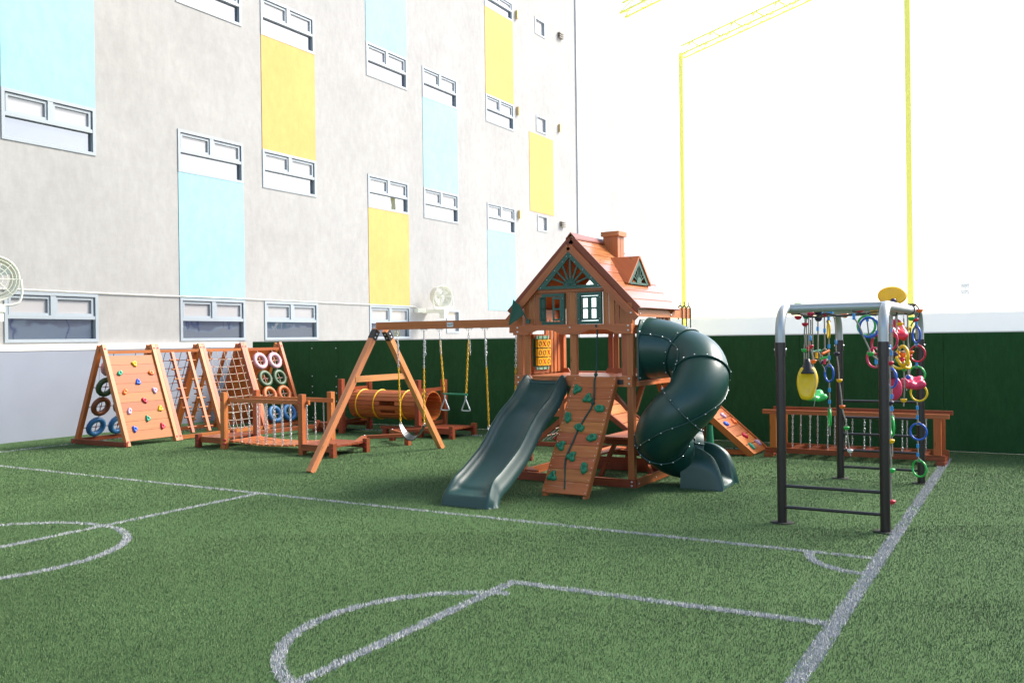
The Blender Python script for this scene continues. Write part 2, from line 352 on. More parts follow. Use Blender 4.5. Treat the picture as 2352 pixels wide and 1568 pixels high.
def blades_mesh(name, x, y, h, w, mat, z0=0.0, lean=.55):
    n = len(x); a = rng.uniform(0, 2*np.pi, n); la = rng.normal(.9, 1.6, n); ln = np.abs(rng.normal(0, lean, n))
    dx, dy = np.cos(a)*w/2, np.sin(a)*w/2
    v = np.empty((n, 3, 3), np.float32)
    v[:, 0] = np.stack([x-dx, y-dy, np.full(n, z0)], 1); v[:, 1] = np.stack([x+dx, y+dy, np.full(n, z0)], 1)
    v[:, 2] = np.stack([x+np.cos(la)*ln*h, y+np.sin(la)*ln*h, z0+h*np.sqrt(np.clip(1-ln*ln*.5, .15, 1))], 1)
    me = bpy.data.meshes.new(name); me.vertices.add(3*n); me.vertices.foreach_set('co', v.ravel())
    me.loops.add(3*n); me.loops.foreach_set('vertex_index', np.arange(3*n, dtype=np.int32))
    me.polygons.add(n); me.polygons.foreach_set('loop_start', np.arange(0, 3*n, 3, dtype=np.int32)); me.polygons.foreach_set('loop_total', np.full(n, 3, np.int32))
    ul = me.uv_layers.new(name='UVMap'); u = np.repeat(np.clip(rng.normal(.5, .25, n), 0, 1), 3); uv = np.stack([u, np.tile([0, 0, 1], n)], 1).astype(np.float32); ul.data.foreach_set('uv', uv.ravel())
    me.materials.append(mat); me.update(); me.validate()
    o = bpy.data.objects.new(name, me); COL.objects.link(o); return o
SEAMS = [[(-17, 10.05), (-6.5, 10.1)], [(-17, 12.9), (-9, 12.95)], arc(-6.9, 6.9, .9, 95, 230, 20), arc(-4.0, 9.0, 1.6, 190, 300, 20)]
WORN = [(-5.75, 8.2, .45, .4, .55), (-8.6, 11.5, .5, .45, .5), (-3.0, 11.2, .4, .4, .5), (-4.95, 9.3, .5, .35, .45), (-1.8, 10.8, .6, 1.2, .25), (-14.2, 11.4, .4, .7, .3)]
def turf_blades():
    X, Y, D = [], [], []
    F = np.array([-math.sin(math.radians(30.35)), math.cos(math.radians(30.35))]); R = np.array([F[1], -F[0]])
    for d0, d1, dens in ((4.2, 6.5, 8500), (6.5, 9, 6000), (9, 12.5, 3200), (12.5, 17, 1700), (17, 26, 750)):
        wd = d1*.72+1.2; n = int((d1-d0)*2*wd*dens)
        dd = rng.uniform(d0, d1, n); lt = rng.uniform(-wd, wd, n); k = np.abs(lt) < dd*.72+1.2
        dd, lt = dd[k], lt[k]; x = F[0]*dd+R[0]*lt; y = F[1]*dd+R[1]*lt
        k = (x > -17.68) & (y < 16.28) & (x < 8.9); X.append(x[k]); Y.append(y[k]); D.append(dd[k])
    x, y, d = map(np.concatenate, (X, Y, D))
    which = np.full(x.shape, -1)
    jit = rng.normal(0, .008, x.shape)
    for i, (nm, pts, hw) in enumerate(LINES): which[(seg_dist(x, y, pts)+jit < hw+.004)] = i
    for pts in SEAMS: which[(which < 0) & (seg_dist(x, y, pts) < .016)] = -2
    worn = np.zeros(x.shape, np.float32)
    for (cx, cy, rx, ry, a) in WORN: worn = np.maximum(worn, a*np.exp(-((x-cx)/rx)**2-((y-cy)/ry)**2))
    k = (which == -1) & (rng.uniform(0, 1, x.shape) > worn)
    clump = .75+.5*(np.sin(x[k]*23+np.sin(y[k]*17)*2)*np.sin(y[k]*29+np.sin(x[k]*13)*2)*.5+.5)
    h = rng.uniform(.011, .021, k.sum())*clump*np.interp(d[k], [4, 20], [1, 1.25]); w = .0036*np.interp(d[k], [4, 9, 20], [1.0, 1.4, 2.6])
    o = blades_mesh('grass', x[k], y[k], h, w, BLADE); meta(o, None, kind='stuff')
    for i, (nm, pts, hw) in enumerate(LINES):
        k = which == i; xs, ys, dsd = x[k], y[k], d[k]
        rep = 3; xs = np.repeat(xs, rep)+rng.normal(0, .010, len(xs)*rep); ys = np.repeat(ys, rep)+rng.normal(0, .010, len(ys)*rep); ds = np.repeat(dsd, rep)
        kk = seg_dist(xs, ys, pts) < hw+.014; xs, ys, ds = xs[kk], ys[kk], ds[kk]
        if len(xs) == 0: continue
        ob = blades_mesh(nm, xs, ys, rng.uniform(.013, .026, len(xs)), .0045*np.interp(ds, [4, 9, 20], [1, 1.5, 3.4]), WBLADE, 0.0); meta(ob, None, kind='structure')
turf_blades()

# ------------------------------------------------------------------ school building on the left
WX = -17.80
def school():
    B = thing('school_building', 'tall grey rendered school building with blue and yellow painted panels and metal framed windows', 'building', (WX, 20, 0))
    cols = [(10.27, 12.35), (14.54, 16.60), (17.28, 19.34), (21.66, 23.74), (24.60, 26.70), (28.66, 30.76)]
    fl = [(2.0, 3.05), (6.09, 7.13), (10.19, 11.24), (14.55, 15.3)]
    wins = []
    for ci, (y0, y1) in enumerate(cols):
        for fi, (z0, z1) in enumerate(fl):
            if (ci, fi) in ((4, 0), (5, 0), (0, 3), (1, 3), (2, 3), (3, 3), (4, 3)): continue
            wins.append((y0, y1, z0, z1, 2))
    wins += [(25.86, 26.69, 2.18, 3.0, 0), (32.62, 33.5, 6.43, 7.12, 0), (32.62, 33.5, 10.58, 11.27, 0), (32.62, 33.5, 14.65, 15.35, 0),
             (5.6, 7.7, 2.0, 3.05, 2), (5.6, 7.7, 6.09, 7.13, 2)]
    # wall: a slab pierced by the windows (grid of rectangles)
    ys = sorted({-14, 46} | {v for w in wins for v in w[:2]}); zs = sorted({0, 18.5} | {v for w in wins for v in w[2:4]})
    m = MB()
    for a, b in zip(ys[:-1], ys[1:]):
        run = None
        for c, d in zip(zs[:-1], zs[1:]):
            hole = any(w[0]-1e-4 <= a and b <= w[1]+1e-4 and w[2]-1e-4 <= c and d <= w[3]+1e-4 for w in wins)
            if not hole:
                i = len(m.v); m.v += [(WX, a, c), (WX, b, c), (WX, b, d), (WX, a, d)]; m.face((i, i+1, i+2, i+3), WALLM)
    i = len(m.v); m.v += [(WX, 46, 0), (WX-12, 46, 0), (WX-12, 46, 18.5), (WX, 46, 18.5)]; m.face((i, i+1, i+2, i+3), WALLM)
    i = len(m.v); m.v += [(WX, -14, 18.5), (WX, 46, 18.5), (WX-12, 46, 18.5), (WX-12, -14, 18.5)]; m.face((i, i+1, i+2, i+3), WALLM)
    m.build('wall', B)
    # painted panels
    P = [(10.27, 12.35, 7.13, 10.19, BLUEW), (14.54, 16.60, 3.05, 6.09, BLUEW), (17.28, 19.34, 7.13, 10.19, YELW), (21.66, 23.74, 3.05, 6.09, YELW), (21.66, 23.74, 11.24, 14.3, BLUEW),
         (24.60, 26.70, 7.13, 10.19, BLUEW), (28.66, 30.76, 11.24, 14.55, YELW), (28.66, 30.76, 3.05, 6.09, BLUEW), (32.0, 34.1, 7.2, 10.45, YELW)]
    for y0, y1, z0, z1, mt in P:
        q = MB(); q.box((WX-.02, y0, z0), (WX+.012, y1, z1), mt); q.build('painted_panel', B)
    for y0, y1, z0, z1, kind in wins:
        fw = .07; xo = WX+.02; xi = WX-.10
        f = MB()
        f.box((xi, y0, z0), (xo, y1, z0+fw), FRAMEM); f.box((xi, y0, z1-fw), (xo, y1, z1), FRAMEM)
        f.box((xi, y0, z0+fw), (xo, y0+fw, z1-fw), FRAMEM); f.box((xi, y1-fw, z0+fw), (xo, y1, z1-fw), FRAMEM)
        zi = z0+fw+.40*(z1-z0); ym = (y0+y1)/2
        if kind == 2:
            f.box((xi, y0+fw, zi), (xo-.006, y1-fw, zi+.075), FRAMEM); f.box((xi, ym-.06, zi+.075), (xo-.006, ym+.06, z1-fw), FRAMEM)
            for a, b in ((y0+fw+.03, ym-.06), (ym+.06, y1-fw-.03)):     # opening sashes
                zt0, zt1 = zi+.075, z1-fw-.02; s = .05
                f.box((xi, a, zt0), (xo-.03, b, zt0+s), FRAMEM); f.box((xi, a, zt1-s), (xo-.03, b, zt1), FRAMEM); f.box((xi, a, zt0+s), (xo-.03, a+s, zt1-s), FRAMEM); f.box((xi, b-s, zt0+s), (xo-.03, b, zt1-s), FRAMEM)
        w = f.build('window', B)
        if kind == 2:
            p = MB(); p.box((xi+.005, y0+fw, z0+fw), (xi+.03, y1-fw, zi), GLASS); p.build('lower_pane', w)
            p = MB(); p.box((xi+.02, y0+fw+.03, zi+.08), (xi+.045, ym-.06, z1-fw), PALE_PANE); p.build('upper_pane', w)
            p = MB(); p.box((xi+.02, ym+.06, zi+.08), (xi+.045, y1-fw-.03, z1-fw), PALE_PANE); p.build('upper_pane', w)
        else:
            p = MB(); p.box((xi+.005, y0+fw, z0+fw), (xi+.03, y1-fw, z1-fw), PALE_PANE); p.build('pane', w)
    c = MB(); c.box((WX-.2, 36.4, 0), (WX+.06, 39.2, 18.5), COLM); cc = c.build('stair_column', B)
    c = MB(); c.box((WX+.0, 36.75, 2.4), (WX+.075, 38.7, 15.4), plain('pale_blue_glazing', (.55, .70, .74), .2)); c.build('glazed_strip', cc)
    for y, z, s in ((34.68, 15.05, .27), (34.65, 6.8, .28)):
        v = MB()
        for k in range(3): v.box((WX, y, z+k*.09), (WX+.12, y+.36, z+k*.09+.045), plain('vent_metal', (.16, .14, .11), .5) if k == 0 else v.mats[0])
        v.build('vent', B)
    for y, z in ((31.0, 10.9), (34.63, 10.93), (31.0, 14.75), (31.0, 6.75)):
        v = MB(); v.box((WX, y, z), (WX+.1, y+.09, z+.33), plain('brass_lamp_metal', (.5, .36, .15), .4)); v.build('wall_light', B)
school()

# padded wall in front of the building, with its ledge
def pad_wall():
    P = thing('padded_wall', 'long blue grey padded wall along the foot of the school building', 'wall', (-17.75, 8, 0))
    y = -6.0
    while y < 16.2:
        y1 = min(y+3.05, 16.28); m = MB(); m.box((-17.79, y+.004, 0), (-17.715, y1-.004, 1.83), VINYL); m.build('pad', P); y = y1
    m = MB(); m.box((-17.795, -6, 1.83), (-17.705, 16.28, 1.965), CREAM); m.build('ledge', P)
pad_wall()
# turf covered wall at the back
def turf_wall():
    F = thing('turf_covered_wall', 'dark green artificial turf covered boundary wall behind the play equipment', 'wall', (-8, 16.4, 0))
    xs = [-17.30, -15.35, -14.43, -11.6, -8.6, -5.6, -3.62, -1.3, 1.6, 5, 9]
    for a, b in zip(xs[:-1], xs[1:]):
        m = MB(); nx = max(2, int((b-a)/.12)); nz = 16; base = 0
        m.box((a+.003, 16.37, 0), (b-.003, 16.55, 1.955), FTURF)
        if abs(a+15.35) < .01:
            for px in (-15.27, -14.5):
                for pz in (1.78, 1.1, .85, .7, .5, .08): m.bolt((px, 16.37, pz), (0, -1, 0), .016, PL['white'])
        m.build('wall_panel', F)
    m = MB(); m.box((-17.30, 16.38, 1.957), (9, 16.56, 1.972), CREAM); m.build('coping', F)
turf_wall()

# ================================================================== CLIMBING FRAME (left)
def hold(m, c, n, mat, r=.045, seed=0):
    """an irregular climbing hold: lobed body with finger hole, bolted on the plane with normal n"""
    rr = random.Random(seed); c = Vector(c); n = Vector(n).normalized(); a = n.cross(Vector((0, 0, 1))).normalized(); b = a.cross(n)
    k = 16; b0 = len(m.v); ph = rr.uniform(0, 6.28); lob = rr.choice((2, 3, 3))
    prof = [(1.0, 0), (1.0, .35), (.78, .75), (.40, .72), (.30, .35), (.01, .3)]
    for s, h in prof:
        for i in range(k):
            t = 2*math.pi*i/k; q = r*s*(1+(.26*math.cos(lob*t+ph)+.10*math.cos(5*t+ph*2)) * (1 if s > .5 else .3))
            m.v.append(tuple(c+a*math.cos(t)*q*.95+b*math.sin(t)*q*1.1+n*h*r*.9))
    for j in range(len(prof)-1):
        for i in range(k):
            i2 = (i+1) % k; m.face((b0+j*k+i, b0+j*k+i2, b0+(j+1)*k+i2, b0+(j+1)*k+i), mat, None, True)
def climbing_frame():
    T = thing('trestle_climber', 'row of joined wooden climbing frames with plank wall, peg ladders, rope net and coloured tyres', 'climbing frame', (-15.6, 13.2, 0))
    ya = [10.84, 11.99, 13.17, 14.345, 15.5]
    FX, BX, TX, TZ = -14.78, -16.35, -15.53, 1.93
    def FP(y, z): return Vector((FX+(TX+.03-FX)*z/TZ, y, z))          # front slope
    def BP(y, z): return Vector((BX+(TX-.03-BX)*z/TZ, y, z))
    fn = Vector((TZ, 0, TX-FX)).normalized(); fn = Vector((TZ, 0, -(TX-FX)))*1; fn = Vector((1.93, 0, .72)).normalized(); bn = Vector((-1.93, 0, .79)).normalized()
    for i, y in enumerate(ya):
        offs = (-.042, .042) if 0 < i < 4 else ((.0,) if i == 0 else (.0,))
        for o in offs:
            m = MB(); m.bar(FP(y+o, 0.0), FP(y+o, TZ), .08, .095, CEDAR if i else CEDAR, up=fn); m.bolt(FP(y+o, TZ-.09)+fn*.047, fn, .018, REDCAP); m.bolt(FP(y+o, .08)+fn*.047, fn, .02, REDCAP); m.build('leg', T)
            m = MB(); m.bar(BP(y+o, 0.0), BP(y+o, TZ-.02), .08, .095, ORANGEW, up=bn); m.build('leg', T)
    m = MB(); m.bar((FX+.06, ya[0]-.06, .05), (BX-.06, ya[0]-.06, .05), .04, .09, REDWOOD); m.bolt((FX+.02, ya[0]-.08, .05), (0, -1, 0), .022, REDCAP); m.bolt((BX, ya[0]-.08, .05), (0, -1, 0), .022, REDCAP); m.build('foot_rail', T)
    m = MB(); m.bar((FX+.06, ya[4]+.06, .05), (BX-.06, ya[4]+.06, .05), .04, .09, REDWOOD); m.build('foot_rail', T)
    for i in range(4):
        a, b = ya[i]+.085, ya[i+1]-.085
        if i == 0: a = ya[0]+.045
        m = MB(); p = FP(a, 1.79); q = FP(b, 1.79); m.bar(p, q, .055, .062, CEDAR); m.build('top_rail', T)
        m = MB(); m.bar(BP(a, .06), BP(b, .06), .05, .08, REDWOOD); m.build('foot_rail', T)
        if i: m = MB(); m.bar(FP(a, .06), FP(b, .06), .05, .075, CEDAR); m.build('foot_rail', T)
    # bay 1: plank wall with holds, tyres on its back slope
    pw = MB(); nb = 9
    for k in range(nb):
        z0 = .10+k*(1.62/nb); z1 = z0+1.62/nb-.004
        a, b = ya[0]+.05, ya[1]-.09
        P = [FP(a, z0), FP(b, z0), FP(b, z1), FP(a, z1)]; pw.hexa([p-fn*.02 for p in P]+[p+fn*.012 for p in P], HONEY)
    W = pw.build('plank_wall', T)
    H = [('yellow', 11.42, 1.55), ('teal', 11.05, 1.38), ('orange', 11.75, 1.36), ('blue', 11.40, 1.19), ('orange', 11.06, 1.02), ('lilac', 11.73, 1.01), ('red', 11.44, .83), ('lilac', 11.05, .65), ('yellow', 11.75, .65), ('teal', 11.41, .48), ('blue', 11.07, .31), ('red', 11.70, .31)]
    for k, (c, y, z) in enumerate(H):
        m = MB(); hold(m, FP(y, z)+fn*.012, fn, PL[c], .052, k); m.build('climbing_hold', W)
    def tyres(P, n, y0, y1, zs, cols, rope, R=.155, r=.048):
        ym = [y0+(y1-y0)*.30, y0+(y1-y0)*.735]
        g = MB()
        for y in ym: g.tube([P(y, .1), P(y, 1.76)], .007, rope, 5)
        for z in zs: g.tube([P(y0, z), P(y1, z)], .007, rope, 5)
        for y in ym:
            for z in zs: g.ball(P(y, z), .02, REDCAP, 8)
        g.build('tyre_rope', T)
        for z, c in zip(zs, cols):
            for y in ym:
                m = MB(); ax = Vector(n); R2, r2 = R, r; c0 = P(y, z)
                u = ax.cross(Vector((0, 0, 1))).normalized(); v = u.cross(ax); nn, kk = 28, 12; b0 = len(m.v)
                for i in range(nn):
                    t = 2*math.pi*i/nn; d = u*math.cos(t)+v*math.sin(t)
                    for j in range(kk):
                        ph = 2*math.pi*j/kk; sgn = lambda q: math.copysign(abs(q)**.75, q)
                        tread = .004 if (i % 2 and -1.0 < ph-0 < 1.0) else 0
                        m.v.append(tuple(c0+d*(R2+r2*sgn(math.cos(ph))+tread)+ax*(r2*1.05*sgn(math.sin(ph)))))
                for i in range(nn):
                    for j in range(kk):
                        i2, j2 = (i+1) % nn, (j+1) % kk; m.face((b0+i*kk+j, b0+i2*kk+j, b0+i2*kk+j2, b0+i*kk+j2), TYRE[c], None, True)
                m.build('tyre', T)
    tyres(BP, bn, ya[0], ya[1]-.02, [1.50, 1.10, .71, .30], ['pink', 'green', 'brown', 'blue'], ROPEK)
    # peg ladders
    def ladders(P, n, y0, y1, wood_):
        for fy in (.31, .72):
            y = y0+(y1-y0)*fy; m = MB(); m.bar(P(y, .12), P(y, 1.76), .065, .06, wood_, up=n)
            for k in range(8):
                z = 1.60-k*.195; dz = .0 if fy < .5 else -.02
                if k % 2 == 1 and fy > .5 and k < 2: continue
                p = P(y-.115, z+dz)+Vector(n)*.012; q = P(y+.115, z+dz)+Vector(n)*.012; m.cyl(p, q, .017, HONEY, 8)
            m.build('peg_ladder', T)
    def net(P, y0, y1, rope):
        m = MB(); ny, nz = 5, 10
        Y = [y0+(y1-y0)*(k+.6)/(ny+.2) for k in range(ny)]; Z = [.13+k*.163 for k in range(nz)]
        sag = lambda y: -.012*math.sin(math.pi*(y-y0)/(y1-y0))
        for k, y in enumerate(Y): m.tube([P(y+.01*math.sin(z*3+k), z) for z in np.linspace(.08, 1.77, 9)], .0065, rope, 5)
        for z in Z: m.tube([P(y, z+sag(y)*1.6) for y in np.linspace(y0, y1, 8)], .0065, rope, 5)
        for y in Y:
            for z in Z: m.ball(P(y, z+sag(y)*1.6), .0165, REDCAP, 6)
        m.build('rope_net', T)
    ladders(FP, fn, ya[1]+.08, ya[2]-.08, CEDAR); net(BP, ya[1]+.08, ya[2]-.08, ROPEK)
    net(FP, ya[2]+.08, ya[3]-.08, ROPEW); ladders(BP, bn, ya[2]+.08, ya[3]-.08, ORANGEW)
    tyres(FP, fn, ya[3]+.085, ya[4]-.03, [1.515, 1.11, .745, .31], ['pink', 'green', 'orange', 'blue'], ROPEW)
    pw = MB()
    for k in range(9):
        z0 = .10+k*.19; z1 = z0+.186; P = [BP(ya[3]+.09, z0), BP(ya[4]-.05, z0), BP(ya[4]-.05, z1), BP(ya[3]+.09, z1)]; pw.hexa([p-bn*.012 for p in P]+[p+bn*.02 for p in P], ORANGEW)
    pw.build('plank_wall', T)
climbing_frame()

# ================================================================== CHAIN BRIDGES, BEAMS, TUNNEL
def platform(T, x0, x1, y0, y1, z, caps=(1, 1, 1, 1), mat=REDWOOD, ph=.25):
    m = MB(); n = max(3, round((y1-y0)/.13))
    for k in range(n):
        a = y0+(y1-y0)*k/n; m.box((x0, a+.004, z-.03), (x1, a+(y1-y0)/n-.004, z), mat)
    m.box((x0, y0+.01, z-.11), (x1, y0+.05, z-.032), mat); m.box((x0, y1-.05, z-.11), (x1, y1-.01, z-.032), mat)
    m.build('platform', T)
    for (x, y), on in zip(((x0, y0), (x1, y0), (x1, y1), (x0, y1)), caps):
        if not on: continue
        m = MB(); m.box((x-.045, y-.045, 0), (x+.045, y+.045, ph), mat); 
        for zz in (.09, .16): m.bolt((x+.02, y-.045, zz), (0, -1, 0), .02, REDCAP)
        m.build('corner_post', T)
def chain_bridge():
    T = thing('chain_bridge', 'wooden chain bridge with two rails between low platforms, beside the tyre climbing frame', 'play bridge', (-11.8, 11.8, 0))
    y0, y1 = 11.42, 12.2; xl, xr = -12.82, -10.90
    platform(T, -13.48, xl-.05, y0-.03, y1+.03, .205, (1, 0, 0, 1)); platform(T, xr+.05, -10.12, y0-.1, y1-.02, .195, (0, 1, 1, 0), ph=.24)
    for (x, y) in ((xl, y0), (xr, y0), (xl+.01, y1), (xr-.04, y1)):
        m = MB(); m.box((x-.05, y-.05, 0), (x+.05, y+.05, 1.04), CEDAR)
        for zz in (.10, .17): m.bolt((x+.055, y-.03, zz), (1, 0, 0), .022, REDCAP); m.bolt((x+.02, y-.05, zz), (0, -1, 0), .02, REDCAP)
        m.bolt((x-.02, y-.05, .9), (0, -1, 0), .02, REDCAP); m.build('post', T)
    for y, d in ((y0, .075), (y1, -.075)):
        m = MB(); m.box((xl-.06 if d < 0 else xl+.05, y+d-.02, .855), (xr+.10, y+d+.02, .93), CEDAR); m.build('handrail', T)
    n = 12
    for k in range(n):
        x = xl+.14+k*(xr-xl-.28)/(n-1); t = k/(n-1); z = .15-.045*4*t*(1-t)*.8
        m = MB(); m.bar((x, y0+.03, z), (x+.0, y1-.03, z+.01), .105, .028, CEDAR); m.build('bridge_plank', T)
    for k in range(9):
        t = (k+.5)/9; x = xl+.05+t*(xr-xl-.1); z = .17-.045*4*t*(1-t)*.8
        for y, d in ((y0, .075), (y1, -.075)):
            m = MB(); m.ring((x, y+d, .845), (0, 1, 0), .014, .004, CHAINM, 10, 5, 1.5); m.chain((x, y+d, .83), (x+.01, y+d, z), CHAINM); m.bolt((x+.01, y+d, z-.01), (0, 0, 1), .014); m.build('hanger_chain', T)
chain_bridge()
def low_beams():
    T = thing('balance_beam', 'long low double balance beam lying on the turf behind the chain bridge', 'balance beam', (-13.7, 14.0, 0))
    for dx in (-.06, .06):
        m = MB(); m.bar((-13.55+dx, 12.35, .13), (-13.35+dx, 14.75, .13), .05, .07, REDWOOD); m.build('rail', T)
    for y in (12.5, 14.6):
        m = MB(); m.box((-13.6, y-.04, 0), (-13.3, y+.04, .095), REDWOOD); m.build('foot', T)
    T = thing('zigzag_beam', 'low zigzag balance beam on short legs between the chain bridge and the barrel tunnel', 'balance beam', (-10.4, 13, 0))
    pts = [(-10.17, 11.95, .17), (-10.56, 12.66, .19), (-10.06, 13.30, .19), (-10.78, 13.76, .19), (-10.25, 14.3, .19)]
    for a, b in zip(pts[:-1], pts[1:]):
        m = MB(); m.bar(a, b, .095, .06, REDWOOD); m.build('beam', T)
    for p in pts[1:4]:
        m = MB(); m.box((p[0]-.045, p[1]-.045, 0), (p[0]+.045, p[1]+.045, .158), REDWOOD); m.bolt((p[0], p[1], .222), (0, 0, 1), .014); m.build('leg', T)
low_beams()
def tunnel():
    T = thing('barrel_tunnel', 'round wooden slatted crawl tunnel with orange hoops between two low platforms', 'play tunnel', (-11.6, 14.85, 0))
    cy, cz, R = 14.92, .60, .285; x0, x1 = -12.62, -10.62; ns = 20
    for k in range(ns):
        t = 2*math.pi*(k+.5)/ns; d = Vector((0, math.cos(t), math.sin(t))); u = Vector((0, -math.sin(t), math.cos(t)))
        c0 = Vector((0, cy, cz))+d*R; segs = [(x0, x1)]
        if 3.35 < t < 3.75 or 2.78 < t < 3.06: segs = [(x0, -11.80), (-11.40, x1)]
        m = MB() if k == 0 else m
        for a, b in segs:
            w = 2*math.pi*R/ns/2-.004
            P = [c0-u*w-d*.012, c0+u*w-d*.012, c0+u*w+d*.012, c0-u*w+d*.012]
            m.hexa([Vector((a, p.y, p.z)) for p in P]+[Vector((b, p.y, p.z)) for p in P], ORANGEW)
    m.build('slatted_barrel', T)
    for x in (-12.42, -11.95, -11.22, -10.75):
        m = MB(); m.ring((x, cy, cz), (1, 0, 0), R+.022, .014, PL['amber'], 36, 6); m.build('hoop', T)
    for x in (-12.66, -10.66):
        for y, h in ((14.45, 1.15), (15.36, 1.12)):
            m = MB(); m.box((x-.05, y-.05, 0), (x+.05, y+.05, h), REDWOOD)
            for zz in (.1, .17): m.bolt((x+.05, y, zz), (1, 0, 0), .02, REDCAP)
            m.build('post', T)
        for z in (.93, .25):
            m = MB(); m.box((x-.02, 14.5, z-.035), (x+.02, 15.31, z+.035), REDWOOD); m.build('cross_rail', T)
    platform(T, -13.35, -12.72, 14.45, 15.32, .2, (1, 0, 0, 1)); platform(T, -10.60, -9.85, 14.45, 15.25, .2, (1, 1, 1, 0))
    m = MB(); m.box((-11.6, 14.42, .14), (-10.72, 14.50, .2), REDWOOD); m.box((-11.55, 14.42, 0), (-11.45, 14.50, .138), REDWOOD); m.build('step_beam', T)
tunnel()
def far_bridge():
    T = thing('long_chain_bridge', 'low wooden chain bridge behind the black climbing frame in front of the green wall', 'play bridge', (-2.4, 14.9, 0))
    for y in (14.5, 15.2):
        m = MB(); m.box((-3.80, y-.03, .69), (-1.08, y+.03, .755), REDWOOD if y > 15 else CEDAR); m.build('handrail', T)
        m = MB(); m.box((-3.76, y-.03, .07), (-1.14, y+.03, .15), REDWOOD); m.build('foot_rail', T)
        for x in (-3.63, -1.24):
            m = MB(); m.box((x-.05, y-.045, .152), (x+.05, y+.045, .688), ORANGEW); m.build('post', T)
    for x in (-3.7, -1.2):
        m = MB(); m.box((x-.06, 14.4, 0), (x+.06, 15.3, .068), REDWOOD); m.bolt((x+.06, 14.6, .03), (1, 0, 0), .02, REDCAP); m.build('foot', T)
    for k in range(8):
        x = -3.35+k*.27; m = MB(); m.bar((x, 14.58, .12), (x+.02, 15.12, .13), .12, .025, REDWOOD); m.build('bridge_plank', T)
        for y in (14.56, 15.14):
            m = MB(); m.chain((x+.01, y, .68), (x, y, .14), CHAINM, .045, .018); m.ring((x+.01, y, .67), (0, 1, 0), .016, .004, CHAINM, 10, 5, 1.6); m.build('hanger_chain', T)
far_bridge()
def small_ramps():
    T = thing('net_and_plank_climber', 'low wooden climber with a rope net side seen under the playhouse deck', 'climber', (-6.8, 14.6, 0))
    for y in (14.22, 15.1):
        for p, q in (((-7.9, y, .03), (-6.85, y, .86)), ((-6.75, y, .86), (-5.6, y, .03))):
            m = MB(); m.bar(p, q, .06, .08, REDWOOD); m.build('leg', T)
        m = MB(); m.bar((-7.95, y, .04), (-5.55, y, .04), .05, .075, REDWOOD); m.bolt((-7.9, y-.03, .04), (0, -1, 0), .02, REDCAP); m.build('foot_rail', T)
    m = MB()
    for k in range(5): t = (k+1)/6; m.tube([(-7.9+1.05*t, 14.25, .03+.83*t), (-7.9+1.05*t, 15.07, .03+.83*t)], .008, ROPEW, 5)
    for k in range(4):
        y = 14.4+k*.18; m.tube([(-7.9, y, .05), (-6.85, y, .86)], .008, ROPEW, 5)
        for j in range(5): t = (j+1)/6; m.ball((-7.9+1.05*t, y, .03+.83*t), .022, REDCAP, 6)
    m.build('rope_net', T)
    m = MB()
    for k in range(6):
        t0, t1 = k/6+.005, (k+1)/6-.005; A = Vector((-6.75, 0, .86)); D = Vector((1.15, 0, -.83)); n = Vector((.58, 0, .81))*.02
        P = [A+D*t0+Vector((0, 14.28, 0)), A+D*t0+Vector((0, 15.06, 0)), A+D*t1+Vector((0, 15.06, 0)), A+D*t1+Vector((0, 14.28, 0))]; m.hexa([p-n for p in P]+[p+n for p in P], ORANGEW)
    w = m.build('plank_ramp', T)
    for c, t, y in (('orange', .12, 14.5), ('orange', .85, 14.4)):
        h = MB(); hold(h, A+D*t+Vector((0, y, 0))+n, n, PL[c], .05, 3); h.build('climbing_hold', w)
    T = thing('plank_climbing_ramp', 'small sloping plank ramp with coloured holds to the right of the tube slide', 'climber', (-4.6, 14.7, 0))
    A = Vector((-5.02, 0, .96)); D = Vector((1.08, 0, -.95)); n = Vector((.66, 0, .75))*.02
    m = MB()
    for k in range(7):
        t0, t1 = k/7+.004, (k+1)/7-.004; P = [A+D*t0+Vector((0, 14.40, 0)), A+D*t0+Vector((0, 15.2, 0)), A+D*t1+Vector((0, 15.2, 0)), A+D*t1+Vector((0, 14.40, 0))]; m.hexa([p-n for p in P]+[p+n for p in P], ORANGEW)
    w = m.build('plank_ramp', T)
    for y in (14.37, 15.23):
        m = MB(); m.bar(A+Vector((0, y, -.03)), A+D+Vector((0, y, -.0)), .05, .10, ORANGEW); m.build('side_board', T)
        m = MB(); m.bar((-5.05, y, 0), (-5.05, y, .95), .06, .06, REDWOOD); m.build('leg', T)
    m = MB(); m.box((-6.0, 14.36, .02), (-4.0, 14.42, .09), ORANGEW); m.build('foot_rail', T)
    for k, (c, t, y) in enumerate((('lilac', .40, 14.85), ('orange', .52, 15.05), ('blue', .52, 14.6), ('red', .74, 14.85), ('lilac', .88, 15.1), ('teal', .9, 14.65), ('orange', .2, 14.9))):
        h = MB(); hold(h, A+D*t+Vector((0, y, 0))+n, n, PL[c], .055, k+20); h.build('climbing_hold', w)
small_ramps()

